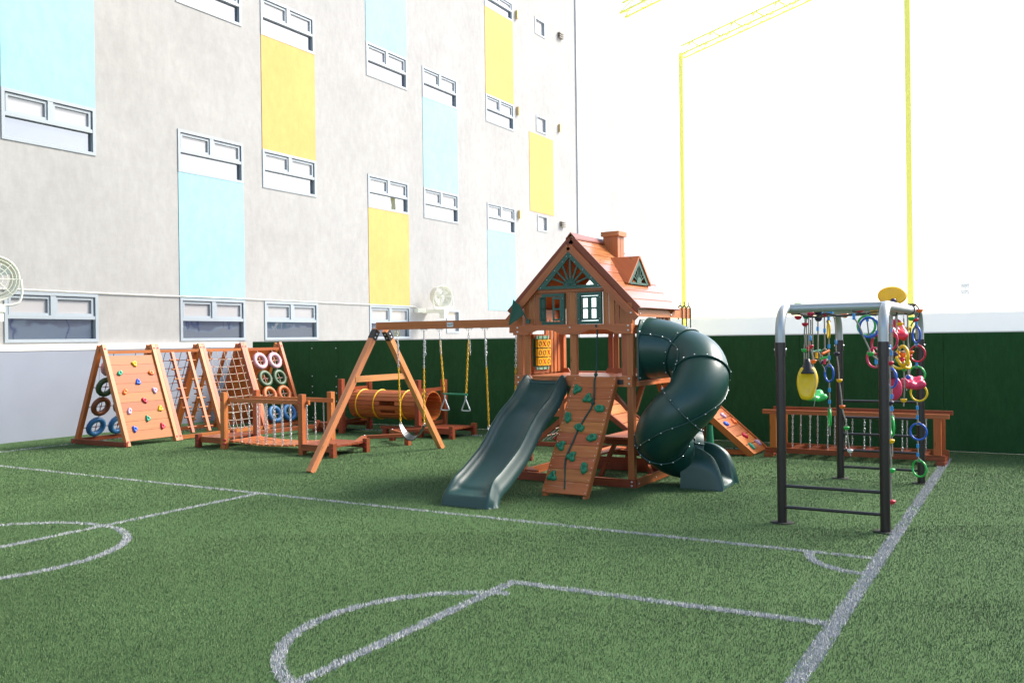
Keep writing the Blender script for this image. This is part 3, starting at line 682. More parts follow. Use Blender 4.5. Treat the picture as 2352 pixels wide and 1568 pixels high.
# ================================================================== PLAYSET (tower, swing beam, slides, climbing wall)
def catmull(P, n=10):
    P = [Vector(p) for p in P]; Q = [P[0]*2-P[1]]+P+[P[-1]*2-P[-2]]; out = []
    for i in range(1, len(Q)-2):
        for k in range(n):
            t = k/n; a, b, c, d = Q[i-1:i+3]
            out.append(.5*((2*b)+(c-a)*t+(2*a-5*b+4*c-d)*t*t+(3*b-a-3*c+d)*t*t*t))
    return out+[P[-1]]
def playset():
    T = thing('wooden_playset', 'wooden playhouse tower with gabled roof, green wave slide, spiral tube slide and swing beam', 'playset', (-5.36, 11.4, 0))
    P = lambda nm, m: m.build(nm, T)
    YF, YB, XL, XR = 10.74, 12.05, -6.21, -4.48
    # base frame
    for a, b in (((-6.25, 10.70, 0), (-4.44, 10.738, .11)), ((-6.25, 12.10, 0), (-4.44, 12.14, .11))):
        m = MB(); m.box(a, b, REDWOOD)
        for x in (-6.2, -4.5):
            for z in (.03, .08): m.bolt((x, a[1], z), (0, -1, 0))
        P('base_beam', m)
    m = MB(); m.box((-6.25, 10.742, 0), (-6.213, 12.098, .11), REDWOOD); P('base_beam', m)
    m = MB(); m.box((-4.478, 10.742, 0), (-4.44, 12.6, .11), CEDAR)
    for y in (10.8, 11.4, 12.0, 12.4): m.bolt((-4.44, y, .05), (1, 0, 0))
    P('base_beam', m)
    m = MB(); m.prism([(-6.2, 10.76, .112), (-5.9, 10.76, .112), (-6.2, 11.06, .112)], (0, 0, .022), REDWOOD); P('corner_seat', m)
    m = MB(); m.prism([(-6.2, 12.08, .112), (-5.9, 12.08, .112), (-6.2, 11.78, .112)], (0, 0, .022), REDWOOD); P('corner_seat', m)
    # corner posts
    for x0, x1, y0, y1 in ((XL, XL+.09, YF, YF+.09), (XR-.085, XR, YF, YF+.09), (XL-.03, XL+.06, YB, YB+.09), (XR-.085, XR, YB, YB+.09)):
        m = MB(); m.box((x0, y0, 0), (x1, y1, 2.40), CEDAR); P('corner_post', m)
    m = MB(); m.box((-5.385, YF+.002, 1.452), (-5.293, YF+.07, 1.998), CEDAR); P('middle_post', m)
    # deck
    m = MB()
    for k in range(9): m.box((XL+.092, 10.78+k*.142, 1.402), (XR-.09, 10.78+k*.142+.138, 1.432), CEDAR)
    P('deck', m)
    m = MB(); z0, z1, zn = 1.31, 1.45, 1.405
    out = [(-6.23, z0), (-4.48, z0), (-4.48, z1), (-4.62, z1), (-4.66, zn), (-5.20, zn), (-5.24, z1), (-5.41, z1), (-5.46, zn), (-5.96, zn), (-6.0, z1), (-6.23, z1)]
    m.prism([(x, 10.70, z) for x, z in out], (0, .038, 0), CEDAR)
    for x in (-6.17, -4.52):
        for z in (1.345, 1.415): m.bolt((x, 10.70, z), (0, -1, 0))
    m.box((-4.69, 10.685, 1.34), (-4.60, 10.70, 1.40), BLACKP); P('deck_beam', m)
    m = MB(); m.box((XL-.04, YF+.092, 1.31), (XL-.002, YB, 1.45), CEDAR); P('deck_beam', m)
    m = MB(); m.box((XR+.002, YF+.092, 1.31), (XR+.04, YB+.1, 1.37), CEDAR); P('deck_beam', m)
    m = MB(); m.box((XL, YB+.092, 1.31), (XR, YB+.13, 1.45), CEDAR); P('deck_beam', m)
    for p, q in (((XR-.03, YF+.1, .98), (XR-.03, YF+.40, 1.31)), ((XR-.09, YF+.04, 1.0), (XR-.36, YF+.04, 1.30)), ((XR-.03, YB, .98), (XR-.03, YB-.33, 1.31)), ((XL+.06, YB+.04, 1.0), (XL+.36, YB+.04, 1.3)), ((XL+.09, YF+.05, 1.02), (XL+.35, YF+.05, 1.3))):
        m = MB(); m.bar(p, q, .04, .065, CEDAR, up=(1, 0, 0) if p[0] == q[0] else (0, 1, 0)); P('brace', m)
    # scalloped beam
    m = MB(); top = 2.13; pts = [(-6.30, 2.03), (-6.24, 2.03), (-6.24, 1.998)]
    def arc_(x0, x1, zb, za):
        n = 14; return [(x0+(x1-x0)*i/n, zb+(za-zb)*min(1, 1.25*math.sin(math.pi*i/n)**.8)) for i in range(n+1)]
    pts += arc_(-6.02, -5.50, 1.998, 2.058)+arc_(-5.22, -4.70, 1.998, 2.055)+[(-4.475, 1.998), (-4.475, top), (-6.30, top)]
    m.prism([(x, 10.69, z) for x, z in pts], (0, .045, 0), CEDAR)
    for x, zs in ((-6.17, (2.04, 2.10)), (-4.52, (2.04, 2.10)), (-5.36, (2.09,))):
        for z in zs: m.bolt((x, 10.69, z), (0, -1, 0))
    m.box((-4.985, 10.686, 2.085), (-4.955, 10.69, 2.125), BLACKP); P('scalloped_beam', m)
    m = MB(); m.box((XL-.03, YB+.02, 2.0), (XR, YB+.06, 2.13), CEDAR); P('back_beam', m)
    m = MB(); m.box((XL-.045, YF+.10, 2.22), (XL-.005, YB, 2.37), CEDAR); P('side_beam', m)
    m = MB(); m.box((XR+.004, YF+.095, 2.22), (XR+.04, 12.92, 2.37), CEDAR)
    for y in (10.9, 12.05):
        for z in (2.255, 2.335): m.bolt((XR+.04, y, z), (1, 0, 0))
    P('side_beam', m)
    # front planks above the scalloped beam, either side of the windows
    SL = (3.30-2.38)/.90
    def roofz(x): return 3.30-abs(x+5.357)*SL
    for a, b, t in ((-6.10, -6.015, 9), (-6.005, -5.945, 9), (-5.935, -5.80, 9), (-5.452, -5.405, 2.57), (-5.395, -5.315, 2.57), (-5.305, -5.262, 2.57), (-4.905, -4.835, 9), (-4.822, -4.745, 9), (-4.735, -4.675, 9), (-4.665, -4.57, 9)):
        m = MB(); za, zb = min(t, roofz(a)-.10), min(t, roofz(b)-.10)
        if t == 9: za, zb = min(2.57, za), min(2.57, zb)
        m.hexa([(a, YF+.03, 2.131), (b, YF+.03, 2.131), (b, YF+.055, 2.131), (a, YF+.055, 2.131), (a, YF+.03, za), (b, YF+.03, zb), (b, YF+.055, zb), (a, YF+.055, za)], CEDAR); P('wall_plank', m)
    m = MB(); m.box((-5.80, YF+.032, 2.555), (-4.90, YF+.06, 2.575), CEDAR); m.box((-5.90, YF, 2.572), (-4.87, YF+.045, 2.612), CEDAR); P('gable_rail', m)
    # rafters at the front, roof boards, barge boards
    for s in (-1, 1):
        m = MB(); c = -5.372; a = Vector((c, 10.715, 3.175)); b = Vector((c+s*.96, 10.715, 3.175-.96*SL)); m.bar(a, b, .045, .085, CEDAR, up=(0, 0, 1)); m.bolt((b.x-s*.07, 10.69, b.z+.07), (0, -1, 0)); P('rafter', m)
        m = MB(); m.bar((c+.015, 10.765, 3.272), (c+s*.955, 10.765, 3.272-.945*SL), .03, .11, REDWOOD, up=(0, 0, 1)); P('barge_board', m)
        m = MB(); nb = 8; R = Vector((-5.357, 0, 3.312)); D = Vector((s*.955, 0, -.955*SL)); nn = Vector((SL*s, 0, 1)).normalized()
        for k in range(nb):
            t0, t1 = k/nb, (k+1.12)/nb; y0, y1 = 10.76, 12.26
            lo0, lo1 = nn*-.004, nn*.002
            A0 = R+D*t0+lo0; A1 = R+D*t1+lo1; th = nn*.018
            m.hexa([(A0.x, y0, A0.z), (A1.x, y0, A1.z), (A1.x, y1, A1.z), (A0.x, y1, A0.z)] + [tuple(Vector((q.x, yy, q.z))+th) for q, yy in ((A0, y0), (A1, y0), (A1, y1), (A0, y1))], ROOFW if s > 0 else ORANGEW)
        P('roof_slope', m)
    for y in (YB+.02,):
        for s in (-1, 1):
            m = MB(); m.bar((-5.357, y, 3.24), (-5.357+s*.93, y, 3.24-.93*SL), .045, .085, CEDAR, up=(0, 0, 1)); P('rafter', m)
    m = MB(); m.hexa([(-5.43, 10.735, 3.275), (-5.357, 10.735, 3.345), (-5.357, 12.27, 3.345), (-5.43, 12.27, 3.275), (-5.425, 10.735, 3.295), (-5.357, 10.735, 3.368), (-5.357, 12.27, 3.368), (-5.425, 12.27, 3.295)], REDWOOD)
    m.hexa([(-5.356, 10.735, 3.345), (-5.284, 10.735, 3.275), (-5.284, 12.27, 3.275), (-5.356, 12.27, 3.345), (-5.356, 10.735, 3.368), (-5.289, 10.735, 3.295), (-5.289, 12.27, 3.295), (-5.356, 12.27, 3.368)], REDWOOD); P('ridge_cap', m)
    # gable panel with sunburst
    m = MB(); YG = 10.700; ap = Vector((-5.368, YG, 3.135)); L0 = Vector((-5.875, YG, 2.612)); R0 = Vector((-4.85, YG, 2.612))
    off = (0, .03, 0)
    def strip(p, q, w, inward, yoff=0): 
        p, q, i = Vector(p), Vector(q), Vector(inward)*w; m.prism([p, q, q+i, p+i], off, GREENP)
    dl = (ap-L0).normalized(); nl = Vector((dl.z, 0, -dl.x)); dr = (R0-ap).normalized(); nr = Vector((dr.z, 0, -dr.x))
    m.prism([L0+dl*.0, ap, ap+nl*.0+Vector((0, 0, -.105)), L0+Vector((.115, 0, 0))], off, GREENP)
    m.prism([ap+Vector((0, -.002, 0)), R0+Vector((0, -.002, 0)), R0+Vector((-.115, -.002, 0)), ap+Vector((0, -.002, -.105))], off, GREENP)
    m.prism([L0+Vector((.10, .003, 0)), R0+Vector((-.10, .003, 0)), R0+Vector((-.14, .003, .042)), L0+Vector((.14, .003, .042))], off, GREENP)
    m.prism([ap+Vector((-.075, -.005, -.074)), ap+Vector((0, -.005, 0)), ap+Vector((.075, -.005, -.074))], off, GREENP)
    cx, cz = -5.355, 2.650
    for a in (22, 45, 68, 90, 112, 135, 158):
        t = math.radians(a); d = Vector((math.cos(t), 0, math.sin(t)))
        # length to the frame
        k = .40
        for s_ in np.linspace(.1, .5, 80):
            p = Vector((cx, 0, cz))+d*s_
            if p.z > 3.05-abs(p.x+5.37)*.985 - .035: k = s_; break
        m.bar((cx+d.x*.06, YG+.016, cz+d.z*.06), (cx+d.x*k, YG+.016, cz+d.z*k), .02, .024, GREENP, up=(-d.z, 0, d.x))
    hub = [(cx+.095*math.cos(math.radians(a)), YG-.006, cz-.004+.085*math.sin(math.radians(a))) for a in range(0, 181, 12)]
    m.prism(hub, (0, .03, 0), GREENP)
    m.tube([(x, YG-.008, z) for x, y, z in hub], .007, GREENP, 5)
    for a in (35, 63, 90, 117, 145): m.tube([(cx, YG-.008, cz), (cx+.085*math.cos(math.radians(a)), YG-.008, cz+.078*math.sin(math.radians(a)))], .0045, GREENP, 5)
    for x, z in ((-5.80, 2.635), (-5.70, 2.74), (-5.58, 2.86), (-5.46, 2.975), (-5.40, 3.045), (-5.34, 3.045), (-5.28, 2.965), (-5.16, 2.855), (-5.04, 2.745), (-4.94, 2.64)): m.bolt((x, YG-.003, z), (0, -1, 0), .007)
    P('sunburst_gable', m)
    # windows
    def win(x0, x1, z0, z1, opened):
        m = MB(); y = 10.715; w = .042
        m.box((x0, y, z0), (x1, y+.05, z0+w), GREENP); m.box((x0, y, z1-w), (x1, y+.05, z1), GREENP); m.box((x0, y, z0+w), (x0+w, y+.05, z1-w), GREENP); m.box((x1-w, y, z0+w), (x1, y+.05, z1-w), GREENP)
        for x in (x0+.02, x1-.02):
            for z in (z0+.07, z1-.07): m.bolt((x, y, z), (0, -1, 0), .006)
        W = m.build('window', T); xm = (x0+x1)/2; sw = xm-x0-w-.006; zh0, zh1 = z0+w+.008, z1-w-.008
        for side in (0, 1):
            s = MB(); b = .028; t = .018
            for q in (((0, 0), (sw, b)), ((0, zh1-zh0-b), (sw, zh1-zh0)), ((0, b), (b, zh1-zh0-b)), ((sw-b, b), (sw, zh1-zh0-b)), ((b, (zh1-zh0)/2-.012), (sw-b, (zh1-zh0)/2+.012))):
                s.box((q[0][0], 0, q[0][1]), (q[1][0], t, q[1][1]), GREENP)
            hx = x0+w+.004 if side == 0 else x1-w-.004; ang = 0
            if opened: ang = -100 if side == 0 else 28
            R = Matrix.Rotation(math.radians(ang), 3, 'Z') if side == 0 else Matrix.Rotation(math.radians(180-(-ang)*1), 3, 'Z')
            vv = []
            for v in s.v:
                p = R @ Vector((v[0], v[1]-(t if side else 0)*0, v[2])); vv.append((hx+p.x, y+.02+p.y, zh0+p.z))
            s.v = vv; s.build('shutter', W)
    win(-5.80, -5.455, 2.132, 2.553, True); win(-5.26, -4.907, 2.132, 2.553, False)
    # side and back slats
    for y in (10.95, 11.62, 11.74, 11.86, 11.97):
        m = MB(); m.box((XL+.0, y-.036, 1.452), (XL+.022, y+.036, 2.22), CEDAR); P('side_slat', m)
    for y in (11.68, 11.78, 11.90):
        m = MB(); m.box((XR-.025, y-.036, 1.434), (XR-.003, y+.036, 2.22), CEDAR); P('side_slat', m)
    for x in (-5.375, -5.285, -5.17, -5.05, -4.93, -4.81, -4.69):
        m = MB(); m.box((x-.036, YB+.0, 1.434), (x+.036, YB+.018, 2.0), CEDAR); P('back_slat', m)
    for x0, x1 in ((-5.46, -4.57), (-6.14, -6.03)):
        m = MB(); m.prism([(x0, YB-.022, 1.434), (x1, YB-.022, 1.434), (x1, YB-.022, 1.50), (x0+.04 if x0 > -6 else x0, YB-.022, 1.50)] if x0 > -6 else [(x0, YB-.022, 1.434), (x1, YB-.022, 1.434), (x1-.04, YB-.022, 1.50), (x0, YB-.022, 1.50)], (0, .02, 0), CEDAR); P('back_rail', m)
    for x in (-6.055, -4.60):
        m = MB(); m.box((x-.042, YF+.02, 1.452), (x+.042, YF+.04, 1.998), CEDAR); P('front_slat', m)
    # noughts and crosses panel on the left side wall
    m = MB(); X = -6.10
    m.box((X-.03, 11.03, 1.455), (X, 11.46, 1.55), CEDAR); m.box((X-.03, 11.03, 1.945), (X, 11.46, 2.01), CEDAR); m.box((X-.06, 10.97, 1.45), (X-.031, 11.05, 2.1), CEDAR); m.box((X-.06, 11.45, 1.45), (X-.031, 11.53, 2.1), CEDAR)
    m.box((X-.012, 11.05, 1.551), (X-.002, 11.44, 1.944), GREENP)
    for y in (11.12, 11.25, 11.38): m.tube([(X+.03, y, 1.50), (X+.03, y, 1.99)], .006, PL['green'], 6)
    for z in (1.53, 1.965): m.box((X+.004, 11.07, z-.022), (X+.026, 11.43, z+.022), plain('pale_green_plastic', (.28, .48, .38), .4) if z < 1.6 else bpy.data.materials['pale_green_plastic'])
    G = P('noughts_and_crosses_panel', m)
    rows = ('OXO', 'OOX', 'OXO')
    for r in range(3):
        for c in range(3):
            t = MB(); yc, zc = 11.12+c*.13, 1.875-r*.127; hw, hz, hd = .061, .056, .04
            t.box((X+.012, yc-hw, zc-hz), (X+.012+hd, yc+hw, zc+hz), TILE); tl = t.build('tile', G)
            q = MB(); xf = X+.012+hd+.002
            if rows[r][c] == 'O':
                q.tube([(xf, yc+.034*math.cos(a), zc+.034*math.sin(a)) for a in [2*math.pi*i/20 for i in range(20)]], .0045, REDWOOD, 5, closed=True)
            else:
                for s in (-1, 1): q.tube([(xf, yc-.036, zc-s*.036), (xf, yc+.036, zc+s*.036)], .0055, PL['red'], 5)
            q.build('nought' if rows[r][c] == 'O' else 'cross', tl)
    # chimney
    m = MB(); m.box((-5.305, 11.68, 3.0), (-5.08, 11.90, 3.392), CEDAR); m.box((-5.335, 11.65, 3.39), (-5.05, 11.93, 3.455), CEDAR)
    for x in (-5.32, -5.065): m.bolt((x, 11.65, 3.42), (0, -1, 0), .008)
    for x in (-5.19,): m.box((-5.082, 11.78, 3.0), (-5.078, 11.786, 3.39), REDWOOD)
    P('chimney', m)
    # dormer
    m = MB(); X = -4.69; yc = 11.455; h0, h1 = 2.665, 3.045; xr = -5.357+(3.312-h1)/SL
    for s in (-1, 1):
        A = Vector((X+.035, yc, h1)); Bk = Vector((xr, yc, h1)); C_ = Vector((X+.035, yc+s*.40, h0)); xb = -5.357+(3.33-h0)/SL; Dd = Vector((xb, yc+s*.40, h0))
        nn = (C_-A).cross(Bk-A).normalized(); nn = nn if nn.z > 0 else -nn
        m.prism([A, C_, Dd, Bk], nn*.022, ORANGEW if s < 0 else CEDAR)
    dm = P('dormer', m); m = MB()
    for s in (-1, 1): m.prism([(X, yc, h1-.01), (X, yc+s*.365, h0+.012), (X, yc+s*.285, h0+.012), (X, yc, h1-.10)], (.02, 0, 0), GREENP)
    m.box((X, yc-.30, h0+.004), (X+.018, yc+.30, h0+.032), GREENP)
    for a in (25, 45, 68, 90, 112, 135, 155):
        t = math.radians(a); k = .30/(abs(math.cos(t))*1.0+math.sin(t)*1.02)
        m.bar((X+.01, yc+.06*math.cos(t), h0+.03+.06*math.sin(t)), (X+.01, yc+k*math.cos(t), h0+.03+k*math.sin(t)), .014, .016, GREENP, up=(1, 0, 0))
    m.prism([(X, yc+.085*math.cos(math.radians(a)), h0+.02+.085*math.sin(math.radians(a))) for a in range(0, 181, 15)], (.022, 0, 0), GREENP); m.build('sunburst_gable', dm)
    # flag on the left eave
    m = MB(); m.tube([(-5.99, 10.66, 2.19), (-6.10, 10.62, 2.42)], .009, GREENP, 6); m.box((-6.015, 10.66, 2.155), (-5.965, 10.70, 2.215), GREENP)
    m.prism([(-6.165, 10.58, 2.49), (-6.255, 10.60, 2.13), (-6.15, 10.63, 2.20), (-6.04, 10.66, 2.285), (-6.09, 10.63, 2.40)], (.004, -.012, 0), GREENP); P('flag', m)
    # ---- swing beam and its A frame
    m = MB(); m.box((-9.28, 11.455, 2.122), (-6.255, 11.545, 2.245), CEDAR); sb = P('swing_beam', m)
    for x in (-8.88, -8.35, -8.05, -7.5, -7.21, -6.66):
        h = MB(); h.box((x-.06, 11.47, 2.113), (x+.06, 11.53, 2.121), BOLT); h.ring((x, 11.5, 2.085), (1, 0, 0), .016, .006, BOLT, 12, 6)
        for d in (-.045, .045): h.cyl((x+d, 11.5, 2.121), (x+d, 11.5, 2.085), .006, BOLT, 6)
        h.build('hanger_bracket', sb)
    h = MB(); h.box((-7.872, 11.449, 2.145), (-7.758, 11.455, 2.215), PL['white']); pl = h.build('maker_plate', sb)
    fc = bpy.data.curves.new('plate_lettering', 'FONT'); fc.body = 'gorilla'; fc.size = .040; fc.align_x = 'CENTER'; fc.extrude = .0005; fc.materials.append(BLACKP)
    tmp = bpy.data.objects.new('tmp', fc); COL.objects.link(tmp); dg = bpy.context.evaluated_depsgraph_get(); fme = bpy.data.meshes.new_from_object(tmp.evaluated_get(dg)); bpy.data.objects.remove(tmp); bpy.data.curves.remove(fc)
    fme.materials.clear(); fme.materials.append(BLACKP)
    fo = bpy.data.objects.new('plate_lettering', fme); COL.objects.link(fo); fo.parent = pl
    fo.matrix_local = Matrix.Translation(Vector((-7.815, 11.4475, 2.192))-Vector(T.location)) @ Matrix.Rotation(math.pi, 4, 'Y') @ Matrix.Rotation(math.radians(90), 4, 'X')
    for p, q in (((-9.30, 9.90, 0), (-9.24, 11.41, 2.12)), ((-9.20, 13.16, 0), (-9.20, 11.60, 2.12))):
        m = MB(); d = (Vector(q)-Vector(p)).normalized(); m.bar(p, q, .10, .09, TANW, up=(1, 0, 0)); lg = P('swing_leg', m)
        k = MB(); a = Vector(q)-d*.02; k.bar(a-d*.17+Vector((.0, 0, 0)), a, .108, .098, BLACKP, up=(1, 0, 0))
        for s in (.06, .13): k.bolt(a-d*s+Vector((.049, 0, 0)), (1, 0, 0), .014); k.bolt(a-d*s+Vector((0, -.055, -.01)), (0, -1, .3), .014)
        k.build('corner_bracket', lg)
    m = MB(); m.bar((-9.23, 10.85, 1.345), (-9.20, 12.14, 1.345), .04, .095, TANW); P('cross_bar', m)
    # ---- climbing wall
    A = Vector((0, 10.665, 1.425)); D = Vector((0, 9.715-10.665, .035-1.425)); n = Vector((0, -1.39, .95)).normalized(); x0, x1 = -5.283, -4.67
    m = MB()
    for k in range(10):
        t0, t1 = k/10, (k+1)/10-.0035
        Q = [A+D*t0, A+D*t1]; m.hexa([(x0, Q[1].y, Q[1].z), (x1, Q[1].y, Q[1].z), (x1, Q[0].y, Q[0].z), (x0, Q[0].y, Q[0].z)]+[tuple(Vector((x, q.y, q.z))+n*.022) for x, q in ((x0, Q[1]), (x1, Q[1]), (x1, Q[0]), (x0, Q[0]))], CEDAR_W)
        for x in (x0+.025, x1-.025):
            for tt in (t0+.018, t1-.018): m.bolt(tuple(Vector((x, 0, 0))+A+D*tt+n*.022), n, .0055, None, .003)
    W = P('climbing_wall', m)
    for x in (x0+.03, x1-.03):
        m = MB(); m.bar(A+D*.01+Vector((x, 0, 0))-n*.046, A+D*1.02+Vector((x, 0, 0))-n*.046, .045, .085, CEDAR, up=n); m.build('side_rail', W)
    for k, (x, t) in enumerate(((-5.18, .12), (-4.99, .20), (-4.79, .285), (-5.20, .37), (-5.0, .455), (-4.79, .535), (-5.19, .615), (-5.0, .70), (-4.79, .785), (-5.19, .87))):
        h = MB(); hold(h, A+D*t+Vector((x, 0, 0))+n*.022, n, HOLDG, .060, k+50)
        for a in (0.3, 2.4, 4.5): 
            u = Vector((1, 0, 0)); v = n.cross(u); h.bolt(A+D*t+Vector((x, 0, 0))+n*.055+u*.028*math.cos(a)+v*.028*math.sin(a), n, .007, BLACKP, .008)
        h.build('climbing_hold', W)
    # ---- wave slide
    prof = [(10.72, 1.43), (10.62, 1.45), (10.44, 1.33), (10.27, 1.19), (9.97, 1.03), (9.75, .87), (9.59, .725), (9.41, .585), (9.18, .46), (9.01, .375), (8.85, .305), (8.74, .20), (8.665, .10), (8.63, .004)]
    pp = catmull([(0, y, z) for y, z in prof], 6); m = MB(); xc = -5.73; nrow = len(pp)
    sec = [(-.315, -.20), (-.312, -.06), (-.303, -.012), (-.283, .004), (-.262, -.012), (-.245, -.05), (-.225, -.095), (-.17, -.118), (-.08, -.126), (0, -.128), (.08, -.126), (.17, -.118), (.215, -.095), (.235, -.05), (.250, -.012), (.270, .004), (.290, -.010), (.300, -.055), (.318, -.075), (.328, -.12), (.345, -.135), (.352, -.21)]
    ns = len(sec); b0 = len(m.v)
    for i, p in enumerate(pp):
        t = pp[min(i+1, nrow-1)]-pp[max(i-1, 0)]; t.normalize(); nr = Vector((0, t.z, -t.y)); nr = nr if nr.z > 0 else -nr
        s = i/(nrow-1); end = min(1, max(0, (s-.80)/.10)); top = min(1, s/.06)
        for (x, h) in sec:
            hh = h
            if abs(x) < .27: hh = h*(1-end) if h < 0 else h
            if abs(x) < .27: hh = hh*(.35+.65*top)
            k = nr.lerp(Vector((0, 0, 1)), .55 if h < -.1 and abs(x) > .3 else .25).normalized()
            wd = 1+.10*end
            q = Vector((xc+x*wd, p.y, p.z))+k*hh
            if q.z < .003: q.z = .003
            m.v.append(tuple(q))
    for i in range(nrow-1):
        for j in range(ns-1): m.face((b0+i*ns+j, b0+i*ns+j+1, b0+(i+1)*ns+j+1, b0+(i+1)*ns+j), SLIDE, None, True)
    P('wave_slide', m)
    # ---- spiral tube slide
    ctrl = [(-4.44, 11.20, 1.80), (-4.20, 11.20, 1.785), (-3.96, 11.17, 1.725), (-3.72, 11.03, 1.62), (-3.60, 10.83, 1.44), (-3.645, 10.63, 1.19), (-3.85, 10.55, .96), (-4.06, 10.68, .735), (-4.13, 10.93, .585), (-4.05, 11.18, .46), (-3.88, 11.32, .40)]
    path = catmull(ctrl, 8); r = .338; nk = 40
    rad = lambda i: r+.075*max(0, 1-i/17)**1.2
    fr = []; prev = None
    for i, p in enumerate(path):
        t = path[min(i+1, len(path)-1)]-path[max(i-1, 0)]; t.normalize()
        a = Vector((0, 0, 1))-t*t.z; a.normalize(); b = t.cross(a); fr.append((p, t, a, b))
    def tp(i, th, rr): p, t, a, b = fr[i]; return p+(a*math.cos(th)+b*math.sin(th))*rr
    cuts = [0, 17, 31, 45, 60, len(path)-1]
    TS = MB(); X = -4.438; TS.prism([(X, 10.78, 1.385), (X, 11.60, 1.385), (X, 11.60, 2.06), (X, 11.50, 2.18), (X, 10.88, 2.18), (X, 10.78, 2.06)], (.022, 0, 0), TUBEG)
    for y, z in ((10.82, 1.42), (10.82, 1.75), (10.82, 2.02), (11.56, 1.42), (11.56, 2.0), (10.95, 2.15), (11.4, 2.15), (11.2, 1.41)): TS.bolt((X+.022, y, z), (1, 0, 0), .012)
    S = P('tube_slide', TS)
    for ca, cb in zip(cuts[:-1], cuts[1:]):
        m = MB(); b0 = len(m.v)
        for i in range(ca, cb+1):
            for k in range(nk):
                th = 2*math.pi*k/nk; e = 1+.012*math.sin(math.pi*(i-ca)/(cb-ca))
                rr = rad(i)*e
                m.v.append(tuple(tp(i, th, rr)))
        for i in range(cb-ca):
            for k in range(nk): k2 = (k+1) % nk; m.face((b0+i*nk+k, b0+i*nk+k2, b0+(i+1)*nk+k2, b0+(i+1)*nk+k), TUBEG, None, True)
        # lengthwise seams with bolts
        for th0 in (math.radians(62), math.radians(242)):
            pts = [tp(i, th0, rad(i)+.010) for i in range(ca, cb+1)]; m.tube(pts, .010, TUBEG, 6)
            acc = 0
            for i in range(ca+1, cb):
                acc += (pts[i-ca]-pts[i-ca-1]).length
                if acc > .15: acc = 0; q = tp(i, th0, rad(i)+.016); m.bolt(q, (q-fr[i][0]), .009, None, .010)
        m.build('tube_section', S)
    for c in cuts[1:-1]:
        m = MB(); p, t, a, b = fr[c]
        m.tube([tp(c, 2*math.pi*k/48, rad(c)+.010) for k in range(48)], .013, TUBEG, 6, closed=True)
        for k in range(15):
            th = 2*math.pi*(k+.5)/15; q = tp(c, th, rad(c)+.018)-t*.014; m.bolt(q, (q-p), .008, None, .012)
        m.build('tube_flange', S)
    # exit chute: open trough
    m = MB(); yc = 11.47; st = [(-3.98, .54, .30, .28), (-3.85, .535, .22, .27), (-3.70, .51, .15, .28), (-3.56, .42, .10, .285), (-3.48, .28, .065, .285), (-3.43, .12, .04, .28), (-3.41, .01, .004, .28)]
    pts = catmull([(x, zt, zb) for x, zt, zb, w in st], 4); b0 = len(m.v); cs = 18
    for i, q in enumerate(pts):
        x, zt, zb = q; w = .285
        ring = [(-w-.07, .004), (-w-.05, zt*.5), (-w-.02, zt), (-w+.012, zt+.012), (-w+.035, zt-.01)]
        ring += [(-w+.06+.01*k, zb+(zt-zb)*max(0, .62-.2*k)) for k in range(3)] + [(-.1, zb), (0, zb-.004), (.1, zb)] + [(w-.06-.01*(2-k), zb+(zt-zb)*max(0, .62-.2*(2-k))) for k in range(3)] + [(w-.035, zt-.01), (w-.012, zt+.012), (w+.02, zt), (w+.05, zt*.5)]
        for (dy, z) in ring: m.v.append((x+(.04 if abs(dy) > w else 0), yc-.16+(dy+.0), max(.004, z)))
    n_ = len(ring)
    for i in range(len(pts)-1):
        for j in range(n_-1): m.face((b0+i*n_+j, b0+i*n_+j+1, b0+(i+1)*n_+j+1, b0+(i+1)*n_+j), TUBEG, None, True)
    m.build('exit_chute', S)
    m = MB(); m.lathe((-3.80, 11.75, 0), (0, 0, 1), [(.06, 0), (.05, .35), (.055, .55), (.04, .75)], HOLDG, 12); m.build('support_post', S)
playset()
